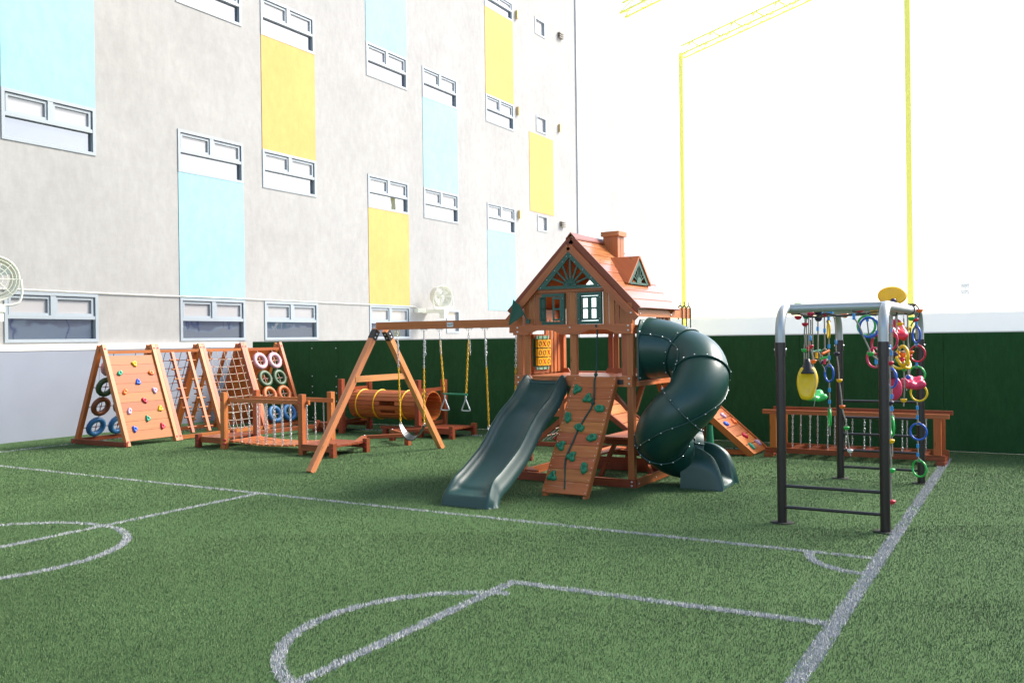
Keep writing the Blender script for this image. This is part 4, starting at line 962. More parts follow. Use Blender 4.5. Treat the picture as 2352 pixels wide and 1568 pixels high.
def ropes_and_swings():
    m = MB(); pts = catmull([(-4.965, 10.712, 2.10), (-4.967, 10.69, 1.75), (-4.97, 10.66, 1.465), (-4.965, 10.60, 1.385), (-4.90, 10.415, 1.115), (-4.955, 10.30, .94), (-5.01, 10.195, .785), (-5.035, 10.09, .64), (-5.07, 9.955, .44), (-5.02, 9.83, .235), (-4.98, 9.735, .10)], 6)
    m.tube(pts, .012, ROPEG, 7)
    for c in ((-4.97, 10.66, 1.465), (-4.90, 10.41, 1.11), (-5.01, 10.19, .79)): m.ball(c, .028, ROPEG, 8)
    one(m, 'climbing_rope', 'green knotted climbing rope hanging from the scalloped beam over the plank climbing wall', 'rope', (-4.97, 10.66, 1.45))
    def chain_pair(T, x, ztop, zmid, zbot, xb=None, tail=True):
        xb = x if xb is None else xb
        m = MB(); xm = x+(xb-x)*(ztop-zmid)/(ztop-zbot); m.chain((x, 11.5, ztop), (xm, 11.5, zmid), CHAINM)
        if tail: m.chain((x+.02, 11.49, ztop-.14), (x+.028, 11.49, ztop-.36), CHAINM)
        m.chain((xm, 11.5, zmid), (xb, 11.5, zbot), YCHAIN, .04, .02, .0062)
        m.build('swing_chain', T)
    def seat(T, xa, xb, z, dip, rot):
        m = MB(); n = 16; b0 = len(m.v); hw = .065
        for i in range(n+1):
            t = i/n; x = xa+(xb-xa)*t; q = 2*t-1; zz = z-dip*(1-abs(q)**2.2); a = rot*math.cos(q*1.4)
            w = hw*(.6+.4*min(1, 3.2*min(t, 1-t)+.1)); dy, dz = math.cos(a)*w, math.sin(a)*w
            for s, h in ((-1, .007), (1, .007), (1, -.007), (-1, -.007)): m.v.append((x, 11.5+s*dy, zz+s*dz+h))
        for i in range(n):
            for j in range(4): m.face((b0+i*4+j, b0+i*4+(j+1) % 4, b0+(i+1)*4+(j+1) % 4, b0+(i+1)*4+j), SEATK, None, False)
        m.face((b0, b0+1, b0+2, b0+3), SEATK); m.face((b0+n*4+3, b0+n*4+2, b0+n*4+1, b0+n*4), SEATK)
        for x in (xa, xb): m.ring((x, 11.5, z+.02), (0, 1, 0), .018, .005, CHAINM, 10, 5, 1.4)
        m.build('seat', T)
    T = thing('belt_swing', 'black belt swing on yellow coated chains nearest the A-frame of the swing beam', 'swing', (-8.61, 11.5, 2.08), 'swings on the swing beam')
    chain_pair(T, -8.88, 2.07, 1.51, .62, -8.84); chain_pair(T, -8.35, 2.07, 1.50, .62, -8.37); seat(T, -8.84, -8.37, .59, .21, .5)
    T = thing('trapeze_swing', 'green trapeze bar with two triangular hand rings on yellow chains', 'swing', (-7.78, 11.5, 2.08), 'swings on the swing beam')
    chain_pair(T, -8.05, 2.07, 1.93, 1.13, -7.98); chain_pair(T, -7.5, 2.07, 1.93, 1.13, -7.565)
    m = MB(); m.cyl((-8.0, 11.5, 1.105), (-7.545, 11.5, 1.098), .014, HOLDG, 10); m.build('bar', T)
    for x in (-7.965, -7.575):
        m = MB(); m.chain((x, 11.5, 1.09), (x, 11.5, 1.03), CHAINM); m.tube(catmull([(x, 11.5, 1.03), (x-.05, 11.5, .92), (x-.075, 11.5, .865), (x-.06, 11.5, .85), (x+.06, 11.5, .848), (x+.075, 11.5, .865), (x+.05, 11.5, .92), (x, 11.5, 1.03)], 3), .010, STEELG, 7); m.build('hand_ring', T)
    T = thing('belt_swing', 'belt swing half hidden behind the wave slide, on yellow and silver chains', 'swing', (-6.93, 11.5, 2.08), 'swings on the swing beam')
    chain_pair(T, -7.21, 2.07, 1.52, .63, -7.16); chain_pair(T, -6.66, 2.07, 1.52, .63, -6.7); seat(T, -7.16, -6.7, .60, .2, .3)
    T = thing('hanging_ropes', 'three black ropes with hooks hanging over the long side beam behind the tube slide', 'rope swing', (-4.46, 12.68, 2.3))
    for y in (12.50, 12.68, 12.86):
        m = MB(); m.tube(catmull([(-4.49, y, 2.20), (-4.49, y, 2.36), (-4.46, y, 2.40), (-4.43, y, 2.36), (-4.43, y, 2.2)], 4), .009, ROPEK, 6); m.tube([(-4.43, y, 2.2), (-4.43, y, .75)], .009, ROPEK, 6); m.cyl((-4.46, y, 2.40), (-4.46, y, 2.46), .006, BLACKP, 6); m.build('rope', T)
    m = MB(); m.box((-4.52, 12.42, .72), (-4.36, 12.94, .75), BLACKP); m.build('seat', T)
ropes_and_swings()
def picnic():
    T = thing('picnic_table', 'small wooden picnic table with fixed benches under the playhouse tower', 'picnic table', (-4.9, 11.9, 0))
    m = MB()
    for k in range(4): m.box((-5.22+k*.165, 11.36, .545), (-5.06+k*.165, 12.40, .572), CEDAR)
    m.build('table_top', T)
    for x in (-5.52, -4.46):
        m = MB()
        for k in range(2): m.box((x+k*.125, 11.40, .292), (x+k*.125+.12, 12.35, .318), CEDAR)
        m.build('bench', T)
    for y in (11.46, 12.22):
        for s in (-1, 1):
            m = MB(); m.bar((-4.89+s*.14, y, .54), (-4.89+s*.40, y, 0.0), .045, .085, REDWOOD, up=(0, 1, 0)); m.build('leg', T)
        m = MB(); m.box((-5.50, y-.06, .215), (-4.28, y-.024, .29), REDWOOD); m.build('bench_rail', T)
        m = MB(); m.box((-5.18, y-.06, .465), (-4.62, y-.024, .544), REDWOOD); m.build('top_rail', T)
    T = thing('plank_shelf', 'short sunlit plank shelf behind the wave slide at the back of the tower', 'shelf', (-6.6, 12.4, 0))
    m = MB(); m.box((-7.02, 12.24, .74), (-6.30, 12.28, .84), CEDAR); m.box((-7.02, 12.281, .815), (-6.30, 12.55, .84), CEDAR); m.build('shelf_board', T)
    for x in (-6.95, -6.37): m = MB(); m.bar((x, 12.42, 0), (x, 12.42, .815), .05, .05, REDWOOD); m.build('leg', T)
picnic()

# ================================================================== BLACK STEEL CLIMBING FRAME WITH HANGING ROPES
def steel_frame():
    T = thing('steel_monkey_bars', 'black and grey steel tube climbing frame with ladder rungs and overhead bars', 'climbing frame', (-1.78, 11, 0))
    X = (-2.28, -1.28); Y = (9.42, 12.68); zt, rb = 2.235, .27
    for x in X:
        for y in Y:
            m = MB(); m.cyl((x, y, 0), (x, y, 1.80), .048, STEELK, 18); m.cyl((x, y, 1.73), (x, y, 1.875), .056, STEELK, 18); m.lathe((x, y, .004), (0, 0, 1), [(.12, 0), (.12, .002), (.05, .004)], plain('dark_post_hole', (.008, .008, .008), .9) if 'dark_post_hole' not in bpy.data.materials else bpy.data.materials['dark_post_hole'], 20)  # flat dark disc drawn for the turf hole around each post
            for s in (-1, 1): m.bolt((x+s*.054, y, 1.80), (s, 0, 0), .014)
            m.build('post', T)
        pts = [(x, Y[0], 1.85), (x, Y[0], zt-rb)]+[(x, Y[0]+rb-rb*math.cos(a), zt-rb+rb*math.sin(a)) for a in np.linspace(.2, math.pi/2, 8)]+[(x, Y[1]-rb+rb*math.sin(a), zt-rb+rb*math.cos(a)) for a in np.linspace(0, math.pi/2, 8)]+[(x, Y[1], 1.85)]
        m = MB(); m.tube(pts, .050, STEELG, 18); m.build('arch_rail', T)
    for k in range(7):
        y = 9.72+k*.44; m = MB(); m.cyl((X[0], y, zt-(.0 if k in (0, 6) else .015)), (X[1], y, zt-(.0 if k in (0, 6) else .015)), .045 if k in (0, 6) else .015, STEELG, 12); m.build('overhead_bar', T)
    for y, zs in ((Y[0], (.385, .165)), (Y[1], (1.05, .83, .605, .385, .16))):
        for z in zs: m = MB(); m.cyl((X[0], y, z), (X[1], y, z+.003), .017, STEELK, 12); m.build('rung', T)
steel_frame()
VD = lambda x, y: Vector((x, y, 0)).normalized()
def ring_axis(x, y, o):      # o: 0 edge on, 1 facing the path in front of the frame
    v = VD(x, y); p = Vector((v.y, -v.x, 0)); return (p*math.sqrt(max(0, 1-o*o))+v*o)
def button(m, c, col, r=.037, up=1):
    m.lathe(c, (0, 0, -up), [(.004, -.010), (r, -.010), (r*1.02, -.002), (r*.92, .012), (r*.68, .024), (r*.42, .032), (.006, .033)], PL[col], 16)
GRP1, GRP2 = 'button ropes hung from the steel frame', 'ring chains hung from the steel frame'
def button_rope(label, pts, btn, hook=True):
    P = catmull(pts, 6); T = thing('button_rope', label, 'climbing rope', pts[0], GRP1)
    m = MB(); m.tube([p+Vector((.004*math.sin(i*.9), 0, 0)) for i, p in enumerate(P)], .0085, ROPEB, 6); m.build('rope', T)
    m = MB(); p = Vector(pts[0]); m.ring(p+Vector((0, 0, .03)), (1, 0, 0), .014, .0035, CHAINM, 12, 5, 2.0); m.build('clip', T)
    if hook: m = MB(); m.lathe(P[4], (0, 0, -1), [(.008, -.03), (.015, -.025), (.014, .02), (.018, .03), (.008, .035)], PL['cyan'], 10); m.build('strap', T)
    for c, col in btn: m = MB(); button(m, c, col); m.build('foot_button', T)
def ring_chain(label, x, y, rings, top, end=None):
    T = thing('ring_chain', label, 'ring ladder', (x, y, top), GRP2)
    zs = [z for z, *_ in rings]; R = .102; prev = top
    for z, col, o, dx in rings:
        m = MB(); m.tube([(x, y, prev), (x+dx*.5, y, z+R)], .0085, ROPEB, 6); m.ring((x+dx, y, z+R), (0, 1, 0), .02, .008, ROPEB, 12, 6); m.build('rope', T)
        for f in ((.30, .72) if prev-z-R > .10 else (.5,)):
            zz = prev+(z+R-prev)*f; m = MB(); m.box((x-.014, y-.012, zz-.024), (x+.014, y+.012, zz+.024), PL['cyan']); m.build('strap', T)
        m = MB(); m.ring((x+dx, y, z), ring_axis(x, y, o), R, .0125, PL[col], 36, 10); m.build('ring', T)
        prev = z-R
    if end: m = MB(); m.tube([(x, y, prev), (x, y, end)], .007, ROPEB, 6); m.build('rope', T)
def hanging_things():
    button_rope('rope of purple, amber, orange and green buttons slanting beside the back left post', [(-2.21, 12.0, 2.17), (-2.19, 12, 1.71), (-2.16, 12, 1.37), (-2.13, 12, 1.03), (-2.08, 12, .76), (-2.04, 12, .40)], [((-2.19, 12, 1.71), 'purple'), ((-2.16, 12, 1.365), 'amber'), ((-2.13, 12, 1.03), 'orange'), ((-2.08, 12, .76), 'green'), ((-2.04, 12, .47), 'white')])
    ring_chain('hanging chain of yellow, blue and green rings left of the slanting button rope', -2.19, 11.5, [(2.01, 'yellow', .12, 0), (1.47, 'blue', .5, 0), (.92, 'green', .1, 0)], 2.19, .70)
    button_rope('short rope with a red and a green button nearest the front left post', [(-2.28, 10.6, 2.15), (-2.285, 10.6, 1.95), (-2.29, 10.6, 1.78), (-2.30, 10.6, 1.5)], [((-2.28, 10.6, 2.08), 'red'), ((-2.29, 10.6, 1.78), 'green')], False)
    button_rope('rope with red, orange and amber buttons behind the yellow disc seat', [(-2.26, 10.8, 2.13), (-2.265, 10.8, 1.82), (-2.235, 10.8, 1.64), (-2.25, 10.8, 1.5)], [((-2.265, 10.8, 1.82), 'red'), ((-2.235, 10.8, 1.645), 'orange'), ((-2.25, 10.8, 1.535), 'amber')])
    def disc(m, c, ax, R, col, lobes=5, amp=.12, th=.035, sx=1.0, sag=0.0):
        c = Vector(c); ax = Vector(ax).normalized(); u = ax.cross(Vector((0, 0, 1))); u = u.normalized() if u.length > .05 else Vector((1, 0, 0)); v = u.cross(ax); k = 36; b0 = len(m.v)
        prof = [(.02, th*.55), (.30, th*.35), (.62, th*.9), (.88, th*.8), (1.0, th*.15), (.97, -th*.5), (.6, -th*.7), (.02, -th*.6)]
        for s, h in prof:
            for i in range(k):
                t = 2*math.pi*i/k; q = R*s*(1+amp*s*math.cos(lobes*t)); hh = h+(.012*math.cos(lobes*t)*s if lobes > 2 else 0)
                m.v.append(tuple(c+u*math.cos(t)*q*sx+v*math.sin(t)*q+ax*hh))
        for j in range(len(prof)-1):
            for i in range(k): i2 = (i+1) % k; m.face((b0+j*k+i, b0+j*k+i2, b0+(j+1)*k+i2, b0+(j+1)*k+i), PL[col], None, True)
    T = thing('disc_seat', 'large yellow moulded seat with a black cap hanging on edge between the left posts', 'swing seat', (-2.25, 10.6, 2.15), 'moulded swing seats')
    m = MB()
    out = [(-.062, .115), (-.095, .04), (-.108, -.05), (-.10, -.13), (-.075, -.22), (-.045, -.255), (.035, -.255), (.068, -.20), (.10, -.10), (.112, -.03), (.10, .05), (.072, .115)]
    out = [(p.x, p.y) for p in catmull([(a, b, 0) for a, b in out], 3)]
    b0 = len(m.v); k = len(out); lay = [(.0, -.028), (.45, -.018), (.72, -.036), (.93, -.034), (1.0, -.018), (1.0, .018), (.93, .034), (.5, .02), (0, .025)]
    for s, h in lay:
        for a, b in out: m.v.append((-2.262+a*s*1.0, 10.6+h*1.4+a*.25*s, 1.40+(b+.06)*s))
    for j in range(len(lay)-1):
        for i in range(k): i2 = (i+1) % k; m.face((b0+j*k+i, b0+j*k+i2, b0+(j+1)*k+i2, b0+(j+1)*k+i), PL['yellow'], None, True)
    m.build('seat', T)
    m = MB(); m.lathe((-2.26, 10.6, 1.625), (0, 0, -1), [(.012, -.05), (.028, -.045), (.040, .0), (.062, .06), (.085, .105), (.088, .12), (.01, .125)], BLACKP, 18); m.build('cap', T)
    m = MB()
    for d in (-.012, .012): m.tube([(-2.25+d, 10.6, 2.18), (-2.257+d, 10.6, 1.67)], .0065, ROPEB, 6)
    for z in (1.80, 1.785, 1.77): m.ring((-2.255, 10.6, z), (0, 0, 1), .014, .006, PL['red'], 10, 5)
    m.tube([(-2.19, 10.56, 1.58), (-2.155, 10.56, 1.45), (-2.16, 10.56, 1.25), (-2.185, 10.57, 1.13)], .004, CHAINM, 5); m.build('rope', T)
    T = thing('disc_seat', 'green lobed seat lying flat behind the hanging yellow seat', 'swing seat', (-2.28, 11.0, 2.1), 'moulded swing seats')
    m = MB(); disc(m, (-2.28, 11.0, 1.225), (.15, -.25, .95), .15, 'green', 5, .12, .04); m.build('seat', T)
    m = MB(); m.tube([(-2.28, 11.0, 2.2), (-2.28, 11.0, 1.23)], .008, ROPEB, 6); m.build('rope', T)
    T = thing('rope_triangle_ladder', 'tangled rope ladder with coloured rungs hanging left of the yellow ring', 'rope ladder', (-2.21, 11.1, 2.15))
    m = MB(); m.tube([(-2.215, 11.0, 2.17), (-2.22, 11.0, 1.76)], .0085, ROPEB, 6); m.ring((-2.235, 11.0, 1.70), ring_axis(-2.2, 11, .7), .055, .008, ROPEB, 18, 6); m.build('rope', T); m = MB(); m.tube([(-2.20, 11.3, 2.17), (-2.20, 11.3, 1.76)], .0085, ROPEB, 6)
    m.ring((-2.19, 11.25, 1.72), ring_axis(-2.2, 11, .75), .055, .008, ROPEB, 18, 6); m.build('rope', T); m = MB()
    m.tube([(-2.24, 11.1, 1.66), (-2.20, 11.1, 1.60), (-2.17, 11.1, 1.55), (-2.16, 11.1, 1.50)], .006, ROPEB, 6); m.build('rope', T)
    for (x, y, z) in ((-2.22, 11.0, 2.02), (-2.20, 11.3, 2.0)): m = MB(); m.box((x-.013, y-.01, z-.025), (x+.013, y+.01, z+.025), PL['cyan']); m.build('strap', T)
    for p, q, c in (((-2.30, 11.05, 1.74), (-2.22, 11.15, 1.76), 'teal'), ((-2.24, 11.02, 1.67), (-2.24, 11.02, 1.74), 'amber'), ((-2.19, 11.1, 1.72), (-2.13, 11.2, 1.755), 'orange'), ((-2.22, 11.1, 1.66), (-2.13, 11.12, 1.68), 'green'), ((-2.17, 11.1, 1.60), (-2.16, 11.1, 1.66), 'pink'), ((-2.20, 11.1, 1.635), (-2.14, 11.15, 1.65), 'white'), ((-2.21, 11.1, 1.60), (-2.18, 11.1, 1.635), 'purple')):
        m = MB(); m.cyl(p, q, .016, PL[c], 10); m.build('rung', T)
    # right hand cluster
    button_rope('long rope of red, black, amber, green and red buttons just behind the front right post', [(-1.288, 9.95, 2.14), (-1.29, 9.93, 1.65), (-1.29, 9.9, 1.24), (-1.29, 9.9, .84), (-1.285, 9.9, .54), (-1.287, 9.9, .17)], [((-1.285, 9.93, 1.655), 'red'), ((-1.285, 9.9, 1.245), 'purple'), ((-1.283, 9.9, .85), 'amber'), ((-1.28, 9.9, .55), 'green'), ((-1.28, 9.9, .225), 'red')])
    ring_chain('chain of a blue and a green ring hanging behind the long button rope', -1.335, 10.4, [(1.47, 'blue', .5, 0), (.95, 'green', .18, 0)], 2.17, .62)
    ring_chain('longest ring chain, six rings ending in a green one, by the back right post', -1.28, 12.3, [(1.935, 'blue', .42, 0), (1.695, 'red', .85, .01), (1.43, 'green', .9, .0), (1.20, 'yellow', .93, .02), (.71, 'blue', .93, .01), (.245, 'green', .78, .015)], 2.17)
    button_rope('rope of amber, red and crimson buttons right of the tied yellow rings', [(-1.30, 11.6, 2.13), (-1.305, 11.6, 1.9), (-1.29, 11.6, 1.68), (-1.29, 11.6, 1.42)], [((-1.30, 11.6, 2.02), 'amber'), ((-1.29, 11.6, 1.685), 'red')], False)
    m = MB()
    button_rope('rope with red, green and amber buttons ending under the crimson seat', [(-1.31, 11.3, 2.13), (-1.315, 11.3, 1.9), (-1.31, 11.3, 1.54), (-1.32, 11.3, 1.10)], [((-1.315, 11.3, 1.90), 'red'), ((-1.31, 11.3, 1.545), 'green'), ((-1.32, 11.3, 1.18), 'amber')])
    T = thing('tied_rings', 'two yellow rings tied together with a black and an orange grip inside the right arch', 'ring bundle', (-1.29, 10.9, 2.1))
    m = MB(); m.ring((-1.275, 10.88, 1.70), ring_axis(-1.29, 10.9, .5), .108, .017, PL['yellow'], 36, 10); m.build('ring', T)
    m = MB(); m.ring((-1.285, 10.97, 1.65), Vector((.75, -.3, .55)), .108, .017, PL['yellow'], 36, 10); m.build('ring', T)
    m = MB(); m.ring((-1.35, 10.9, 1.64), Vector((.6, -.55, .6)), .10, .016, PL['yellow'], 36, 10); m.build('ring', T)
    m = MB(); m.tube(catmull([(-1.34, 10.85, 2.18), (-1.33, 10.85, 1.85), (-1.30, 10.85, 1.76), (-1.24, 10.86, 1.74)], 5), .008, ROPEB, 6); m.ring((-1.275, 10.9, 1.62), (0, 0, 1), .03, .009, ROPEB, 14, 6); m.build('rope', T)
    for c, col, r in (((-1.365, 10.9, 1.71), 'purple', .04), ((-1.28, 10.93, 1.72), 'orange', .035), ((-1.335, 10.9, 1.65), 'teal', .033), ((-1.29, 10.93, 1.66), 'red', .03)):
        m = MB(); m.ball(c, r, PL[col], 12, (1, .8, 1.05)); m.build('grip', T)
    T = thing('disc_seat', 'crimson moulded seat hanging on edge behind the front right post', 'swing seat', (-1.35, 10.7, 2.1), 'moulded swing seats')
    m = MB(); disc(m, (-1.35, 10.72, 1.34), ring_axis(-1.35, 10.7, .8), .145, 'pink', 2, .08, .035, .62); m.build('seat', T)
    m = MB(); m.lathe((-1.365, 10.72, 1.50), (0, 0, -1), [(.01, -.06), (.03, -.04), (.055, .03), (.06, .04), (.01, .045)], BLACKP, 14); m.tube([(-1.36, 10.72, 2.18), (-1.365, 10.72, 1.5)], .008, ROPEB, 6); m.build('rope', T)
    T = thing('disc_seat', 'crimson lobed seat lying flat with a blue ball on its rope', 'swing seat', (-1.24, 11.5, 2.1), 'moulded swing seats')
    m = MB(); disc(m, (-1.24, 11.5, 1.365), (.10, -.35, .93), .135, 'pink', 5, .14, .055); m.build('seat', T)
    m = MB(); m.ball((-1.285, 11.45, 1.435), .03, PL['blue'], 12); m.build('ball', T)
    m = MB(); m.tube([(-1.29, 11.5, 2.18), (-1.285, 11.45, 1.44)], .0085, ROPEB, 6); m.tube([(-1.30, 11.42, 1.33), (-1.30, 11.42, 1.28)], .006, CHAINM, 6); m.build('rope', T)
    T = thing('disc_seat', 'red folded seat wedged high under the overhead bars of the right arch', 'swing seat', (-1.36, 11.2, 2.1), 'moulded swing seats')
    m = MB(); disc(m, (-1.37, 11.2, 2.00), Vector((.45, -.55, .70)), .15, 'red', 3, .10, .04, .75); m.build('seat', T)
    m = MB(); m.tube([(-1.37, 11.2, 2.2), (-1.37, 11.2, 2.0)], .008, ROPEB, 6); m.build('rope', T)
    T = thing('disc_seat', 'amber moulded seat lying on top of the right arch', 'swing seat', (-1.35, 10.6, 2.3), 'moulded swing seats')
    m = MB(); disc(m, (-1.345, 10.62, 2.37), Vector((.18, -.92, .34)), .118, 'amber', 2, .07, .03, 1.2); m.build('seat', T)
    m = MB(); m.ball((-1.325, 10.55, 2.305), .036, PL['purple'], 12); m.tube(catmull([(-1.33, 10.55, 2.30), (-1.30, 10.58, 2.24), (-1.30, 10.6, 2.16), (-1.34, 10.62, 2.15)], 4), .008, ROPEK, 6); m.build('rope', T)
    T = thing('loose_rings', 'blue, green and red rings tied up beside the front right post', 'ring bundle', (-1.5, 10.0, 2.15), GRP2)
    for c, col, o in (((-1.53, 10.05, 2.04), 'green', .85), ((-1.49, 9.95, 2.02), 'blue', .9), ((-1.43, 10.0, 1.84), 'pink', .4), ((-1.45, 10.05, 1.70), 'pink', .75), ((-1.36, 10.6, 1.88), 'pink', .62)):
        m = MB(); m.ring(c, ring_axis(c[0], c[1], o), .102, .0125, PL[col], 36, 10); m.build('ring', T)
    m = MB(); m.tube([(-1.53, 10.05, 2.19), (-1.50, 10.0, 1.94), (-1.44, 10.0, 1.90)], .008, ROPEB, 6); m.tube([(-1.43, 10.0, 1.74), (-1.43, 10.0, 1.60)], .008, ROPEB, 6); m.tube([(-1.36, 10.6, 2.18), (-1.36, 10.6, 1.97)], .008, ROPEB, 6); m.build('rope', T)
    for p in ((-1.515, 10.02, 2.11), (-1.47, 10.0, 1.93), (-1.42, 10.0, 1.96), (-1.43, 10.0, 1.66), (-1.36, 10.6, 2.08)): m = MB(); m.box((p[0]-.014, p[1]-.012, p[2]-.026), (p[0]+.014, p[1]+.012, p[2]+.026), PL['cyan']); m.build('strap', T)
    button_rope('slanting rope with one green button left of the front right post', [(-1.62, 9.7, 2.18), (-1.58, 9.7, 2.10), (-1.50, 9.7, 1.92), (-1.44, 9.7, 1.76), (-1.36, 9.72, 1.67)], [((-1.44, 9.7, 1.755), 'green')])
    # clutter tied along the overhead bars
    T = thing('coiled_button_rope', 'bundle of rope and coloured buttons tied along the front overhead bar', 'climbing rope', (-1.9, 10.2, 2.18))
    m = MB(); rr = random.Random(3)
    for s in range(3): m.tube(catmull([(-2.36+.13*i, 10.2+.06*s+rr.uniform(-.03, .03), 2.17+rr.uniform(-.028, .022)+(.10 if i == 0 and s == 0 else 0)) for i in range(8)], 5), .009, ROPEB if s else ROPEK, 6)
    m.tube(catmull([(-1.62, 9.74, 2.19), (-1.5, 9.74, 2.16), (-1.4, 9.74, 2.18), (-1.3, 9.74, 2.17)], 4), .007, ROPEK, 6); m.build('rope', T)
    for c, col in (((-2.29, 10.3, 2.30), 'green'), ((-2.29, 10.3, 2.155), 'red'), ((-2.20, 10.3, 2.16), 'teal'), ((-2.14, 10.25, 2.19), 'pink'), ((-2.07, 10.3, 2.13), 'purple'), ((-2.06, 10.25, 2.20), 'purple'), ((-2.0, 10.3, 2.18), 'pink'), ((-1.79, 10.3, 2.165), 'orange'), ((-1.63, 10.3, 2.21), 'red'), ((-1.49, 10.3, 2.20), 'amber')):
        m = MB(); button(m, c, col, .040); m.build('foot_button', T)
    for x in (-2.05, -1.94): m = MB(); m.box((x-.035, 10.24, 2.18), (x+.035, 10.27, 2.21), PL['cyan']); m.build('strap', T)
    T = thing('coiled_button_rope', 'black rope with dark and red buttons looped over the back of the right arch', 'climbing rope', (-1.27, 11.8, 2.28))
    m = MB(); m.ring((-1.28, 11.55, 2.235), (0, 1, 0), .062, .008, ROPEK, 20, 6); m.tube(catmull([(-1.25, 11.9, 2.31), (-1.20, 11.9, 2.23), (-1.22, 11.9, 2.13), (-1.29, 11.85, 2.05), (-1.30, 11.8, 1.85), (-1.32, 11.75, 1.72)], 5), .008, ROPEK, 6); m.build('rope', T)
    for c, col in (((-1.28, 11.9, 2.305), 'black'), ((-1.34, 11.4, 2.29), 'purple'), ((-1.33, 11.55, 2.285), 'red'), ((-1.20, 11.9, 2.235), 'orange'), ((-1.25, 11.9, 2.125), 'red'), ((-1.29, 11.85, 2.14), 'green'), ((-1.33, 11.1, 2.07), 'amber'), ((-1.29, 11.75, 1.73), 'orange')):
        m = MB(); button(m, c, col, .040); m.build('foot_button', T)
hanging_things()

# ================================================================== FANS, CABLE, CANOPY, BACKGROUND
def fan(name, label, c, ax, R, depth):
    T = thing('wall_fan', label, 'fan', c, 'fans on the school wall'); c = Vector(c); ax = Vector(ax).normalized()
    m = MB(); m.lathe(c, ax, [(R*.80, -depth), (R*.93, -depth*.9), (R, -depth*.1), (R*1.03, 0), (R*.99, .012), (R*.96, 0), (R*.90, -depth*.85), (R*.80, -depth*.98)], WHITEP, 36); m.build('drum', T)
    u = ax.cross(Vector((0, 0, 1))).normalized(); v = u.cross(ax); m = MB()
    for k in range(3):
        a = 2*math.pi*k/3+.4; q = []
        for s, w in ((.15, -.25), (.85, -.36), (.85, .36), (.15, .25)): q.append(c+(u*math.cos(a+w)+v*math.sin(a+w))*R*s+ax*(-depth*.45+(.04 if w > 0 else -.04)))
        m.prism(q, ax*.006, WHITEP)
    m.lathe(c-ax*depth*.55, ax, [(.01, -.1), (R*.2, -.1), (R*.2, .1), (R*.12, .14), (.01, .15)], WHITEP, 16); m.build('blades', T)
    m = MB()
    for s in (.3, .5, .7, .86, .99): m.tube([c+ax*(.03+.04*(1-s))+(u*math.cos(t)+v*math.sin(t))*R*s for t in np.linspace(0, 2*math.pi, 33)[:-1]], .006, WHITEP, 5, closed=True)
    for k in range(8):
        t = 2*math.pi*k/8; d = u*math.cos(t)+v*math.sin(t); m.tube([c+ax*.07+d*R*.1, c+ax*.05+d*R*.6, c+ax*.015+d*R], .006, WHITEP, 5)
    m.build('grille', T)
    m = MB(); m.tube(catmull([c+u*R*1.06, c+u*R*1.06-v*0-Vector((0, 0, R*.8)), c+u*R*.7-Vector((0, 0, R*1.15)), c-u*R*.7-Vector((0, 0, R*1.15)), c-u*R*1.06-Vector((0, 0, R*.8)), c-u*R*1.06], 5), .022, WHITEP, 8)
    b = c-Vector((0, 0, R*1.15)); m.box((WX, b.y-.12, b.z-.14), (b.x+.12, b.y+.12, b.z-.02), WHITEP); m.box((b.x-.10, b.y-.10, b.z-.32), (b.x+.1, b.y+.1, b.z-.141), WHITEP); m.build('bracket', T)
    m = MB(); m.box((WX, b.y-.62, b.z-.12), (WX+.16, b.y-.18, b.z+.02), WHITEP); m.build('junction_box', T)
fan('wall_fan', 'white drum fan on a wall bracket above the swing beam', (-17.05, 24.6, 3.40), (.93, -.37, -.02), .36, .34)
fan('wall_fan', 'white drum fan cut off by the left edge of the picture', (-16.75, 9.50, 3.20), (.95, -.30, -.08), .42, .34)
m = MB(); m.tube([(WX+.03, 9.2, 3.09), (WX+.03, 13, 3.075), (WX+.03, 17, 3.085), (WX+.03, 24.0, 3.065), (WX+.03, 24.3, 2.95)], .012, WHITEP, 6)
one(m, 'wall_cable', 'thin white cable running along the school wall above the lower windows', 'cable', (WX, 16, 3.07))

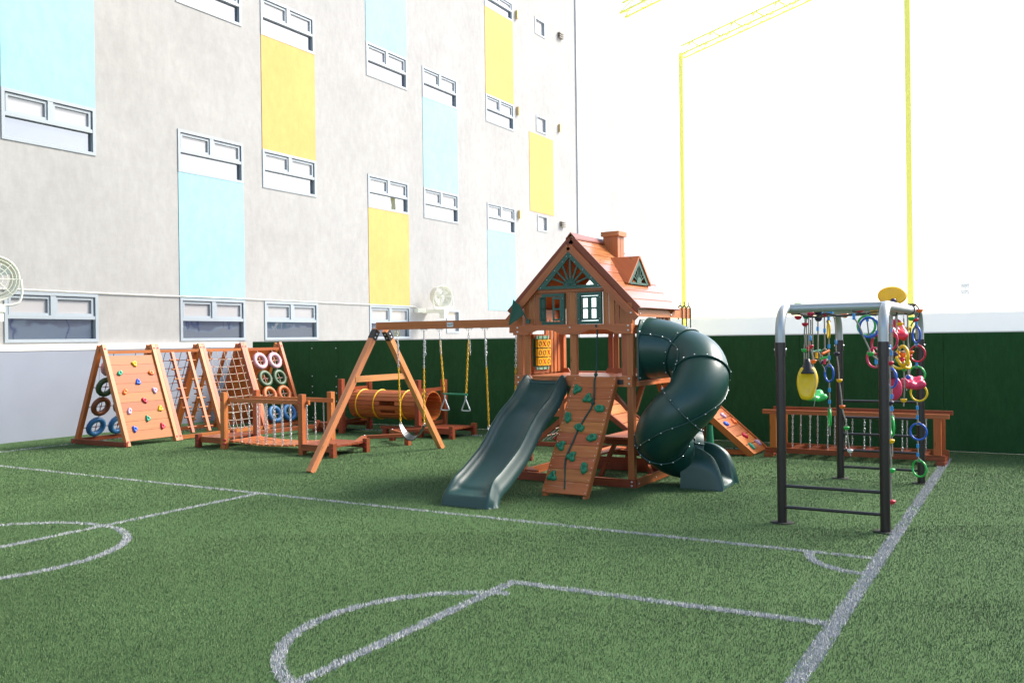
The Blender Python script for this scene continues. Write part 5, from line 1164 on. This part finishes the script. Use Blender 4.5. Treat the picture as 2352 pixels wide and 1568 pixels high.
def canopy():
    # shade structure over the playground: yellow columns, pitched lattice trusses, unseen fabric roof cut to shape the light
    def column(x, y, h, label):
        T = thing('yellow_column', label, 'column', (x, y, 0), 'yellow columns of the shade structure')
        m = MB(); m.box((x-.075, y-.075, 0), (x+.075, y+.075, h), YSTEEL); m.build('shaft', T)
        m = MB(); m.box((x-.2, y-.2, 0), (x+.2, y+.2, .03), YSTEEL); m.build('base_plate', T)
    column(-2.9, 26.6, 14.4, 'tall yellow steel column standing beyond the green wall above the rope frame')
    column(-11.15, 31.7, 12.4, 'thin pale yellow steel column farther off, between playhouse and rope frame')
    def truss(y, x0, z0, x1, z1, label):
        T = thing('yellow_truss', label, 'roof truss', (x0, y, z0), 'yellow lattice trusses')
        A = Vector((x0, y, z0)); B = Vector((x1, y, z1)); d = (B-A).normalized(); n = int((B-A).length/.8)
        lines = [Vector((0, 0, .28)), Vector((0, -.22, -.12)), Vector((0, .22, -.12))]
        m = MB()
        for o in lines: m.tube([A+o, B+o], .035, YSTEEL, 8)
        m.build('chord', T)
        m = MB()
        for k in range(n):
            p = A.lerp(B, k/n); q = A.lerp(B, (k+1)/n); h = A.lerp(B, (k+.5)/n)
            for o in lines[1:]: m.tube([p+o, h+lines[0]], .018, YSTEEL, 6); m.tube([h+lines[0], q+o], .018, YSTEEL, 6)
            m.tube([p+lines[1], q+lines[2]], .014, YSTEEL, 6)
        m.build('lattice', T)
    truss(26.6, -11.3, 12.4, -2.9, 14.6, 'yellow lattice truss at the top of the picture, right of the school building')
    truss(31.7, -11.15, 12.4, -2.5, 14.7, 'second yellow lattice truss, farther off and fainter')
    m = MB()
    for (xa, za, xb, zb) in ((-12.5, 13.6, 2.0, 15.6), (2.0, 15.6, 6.0, 14.9)):  # unseen canopy sheet; its edges decide where sun and sky light reach
        n = 6
        for k in range(n):
            t0, t1 = k/n, (k+1)/n
            m.hexa([(xa+(xb-xa)*t0, 1, za+(zb-za)*t0), (xa+(xb-xa)*t1, 1, za+(zb-za)*t1), (xa+(xb-xa)*t1, 15.5, za+(zb-za)*t1), (xa+(xb-xa)*t0, 15.5, za+(zb-za)*t0)]+[(xa+(xb-xa)*t0, 1, za+.04+(zb-za)*t0), (xa+(xb-xa)*t1, 1, za+.04+(zb-za)*t1), (xa+(xb-xa)*t1, 15.5, za+.04+(zb-za)*t1), (xa+(xb-xa)*t0, 15.5, za+.04+(zb-za)*t0)], CANVAS)
    one(m, 'unseen_canopy_roof', 'unseen pale fabric canopy, sized to control sun and sky light on the playground', 'canopy', (0, 4, 14))
CANVAS = plain('canopy_fabric', (.72, .72, .70), .8, noise=.04, scale=1)
canopy()
def opposite_side():
    # the far side of the court, out of the frame but mirrored in the school windows
    T = thing('blue_court_fence', 'pale blue boarded court fence with dark blue posts', 'fence', (12, 30, 0))
    m = MB(); m.box((12.0, 4, 0), (12.04, 62, 3.0), plain('pale_blue_board', (.70, .80, .88), .6)); m.build('boards', T)
    for k in range(20): m = MB(); m.box((11.93, 4+k*3, 0), (12.0, 4.12+k*3, 3.7), plain('dark_blue_post', (.02, .06, .30), .4) if k == 0 else bpy.data.materials['dark_blue_post']); m.build('post', T)
    T = thing('opposite_building', 'grey lilac building facing the school across the court', 'building', (18, 30, 0))
    m = MB(); m.box((17, 2, 0), (27, 66, 8.5), plain('lilac_render', (.55, .51, .54), .85)); m.build('wall', T)
    for y in (24, 38, 52): m = MB(); m.box((16.97, y, 3.2), (17.0, y+3, 8.0), BLUEW); m.build('painted_panel', T)
opposite_side()
def background():
    g = plain('pale_grey_vent', (.8, .8, .78), .5)
    T = thing('vent_unit', 'two small pale grey louvred vent boxes on a white post beyond the low wall', 'vent', (-2.0, 33.6, 0))
    for z in (3.46, 3.25):
        m = MB()
        for k in range(3): m.box((-2.12, 33.5, z+k*.053), (-1.83, 33.7, z+k*.053+.044), g)
        m.build('vent_box', T)
    m = MB(); m.box((-2.0, 33.71, 0), (-1.94, 33.77, 3.6), WHITEW); m.build('post', T)
    one_ = MB(); one_.box((-13.5, 33.0, 0), (20, 33.2, 2.62), WHITEW); one(one_, 'low_boundary_wall', 'pale low wall between the green turf wall and the white building', 'wall', (3, 33.1, 0))
background()
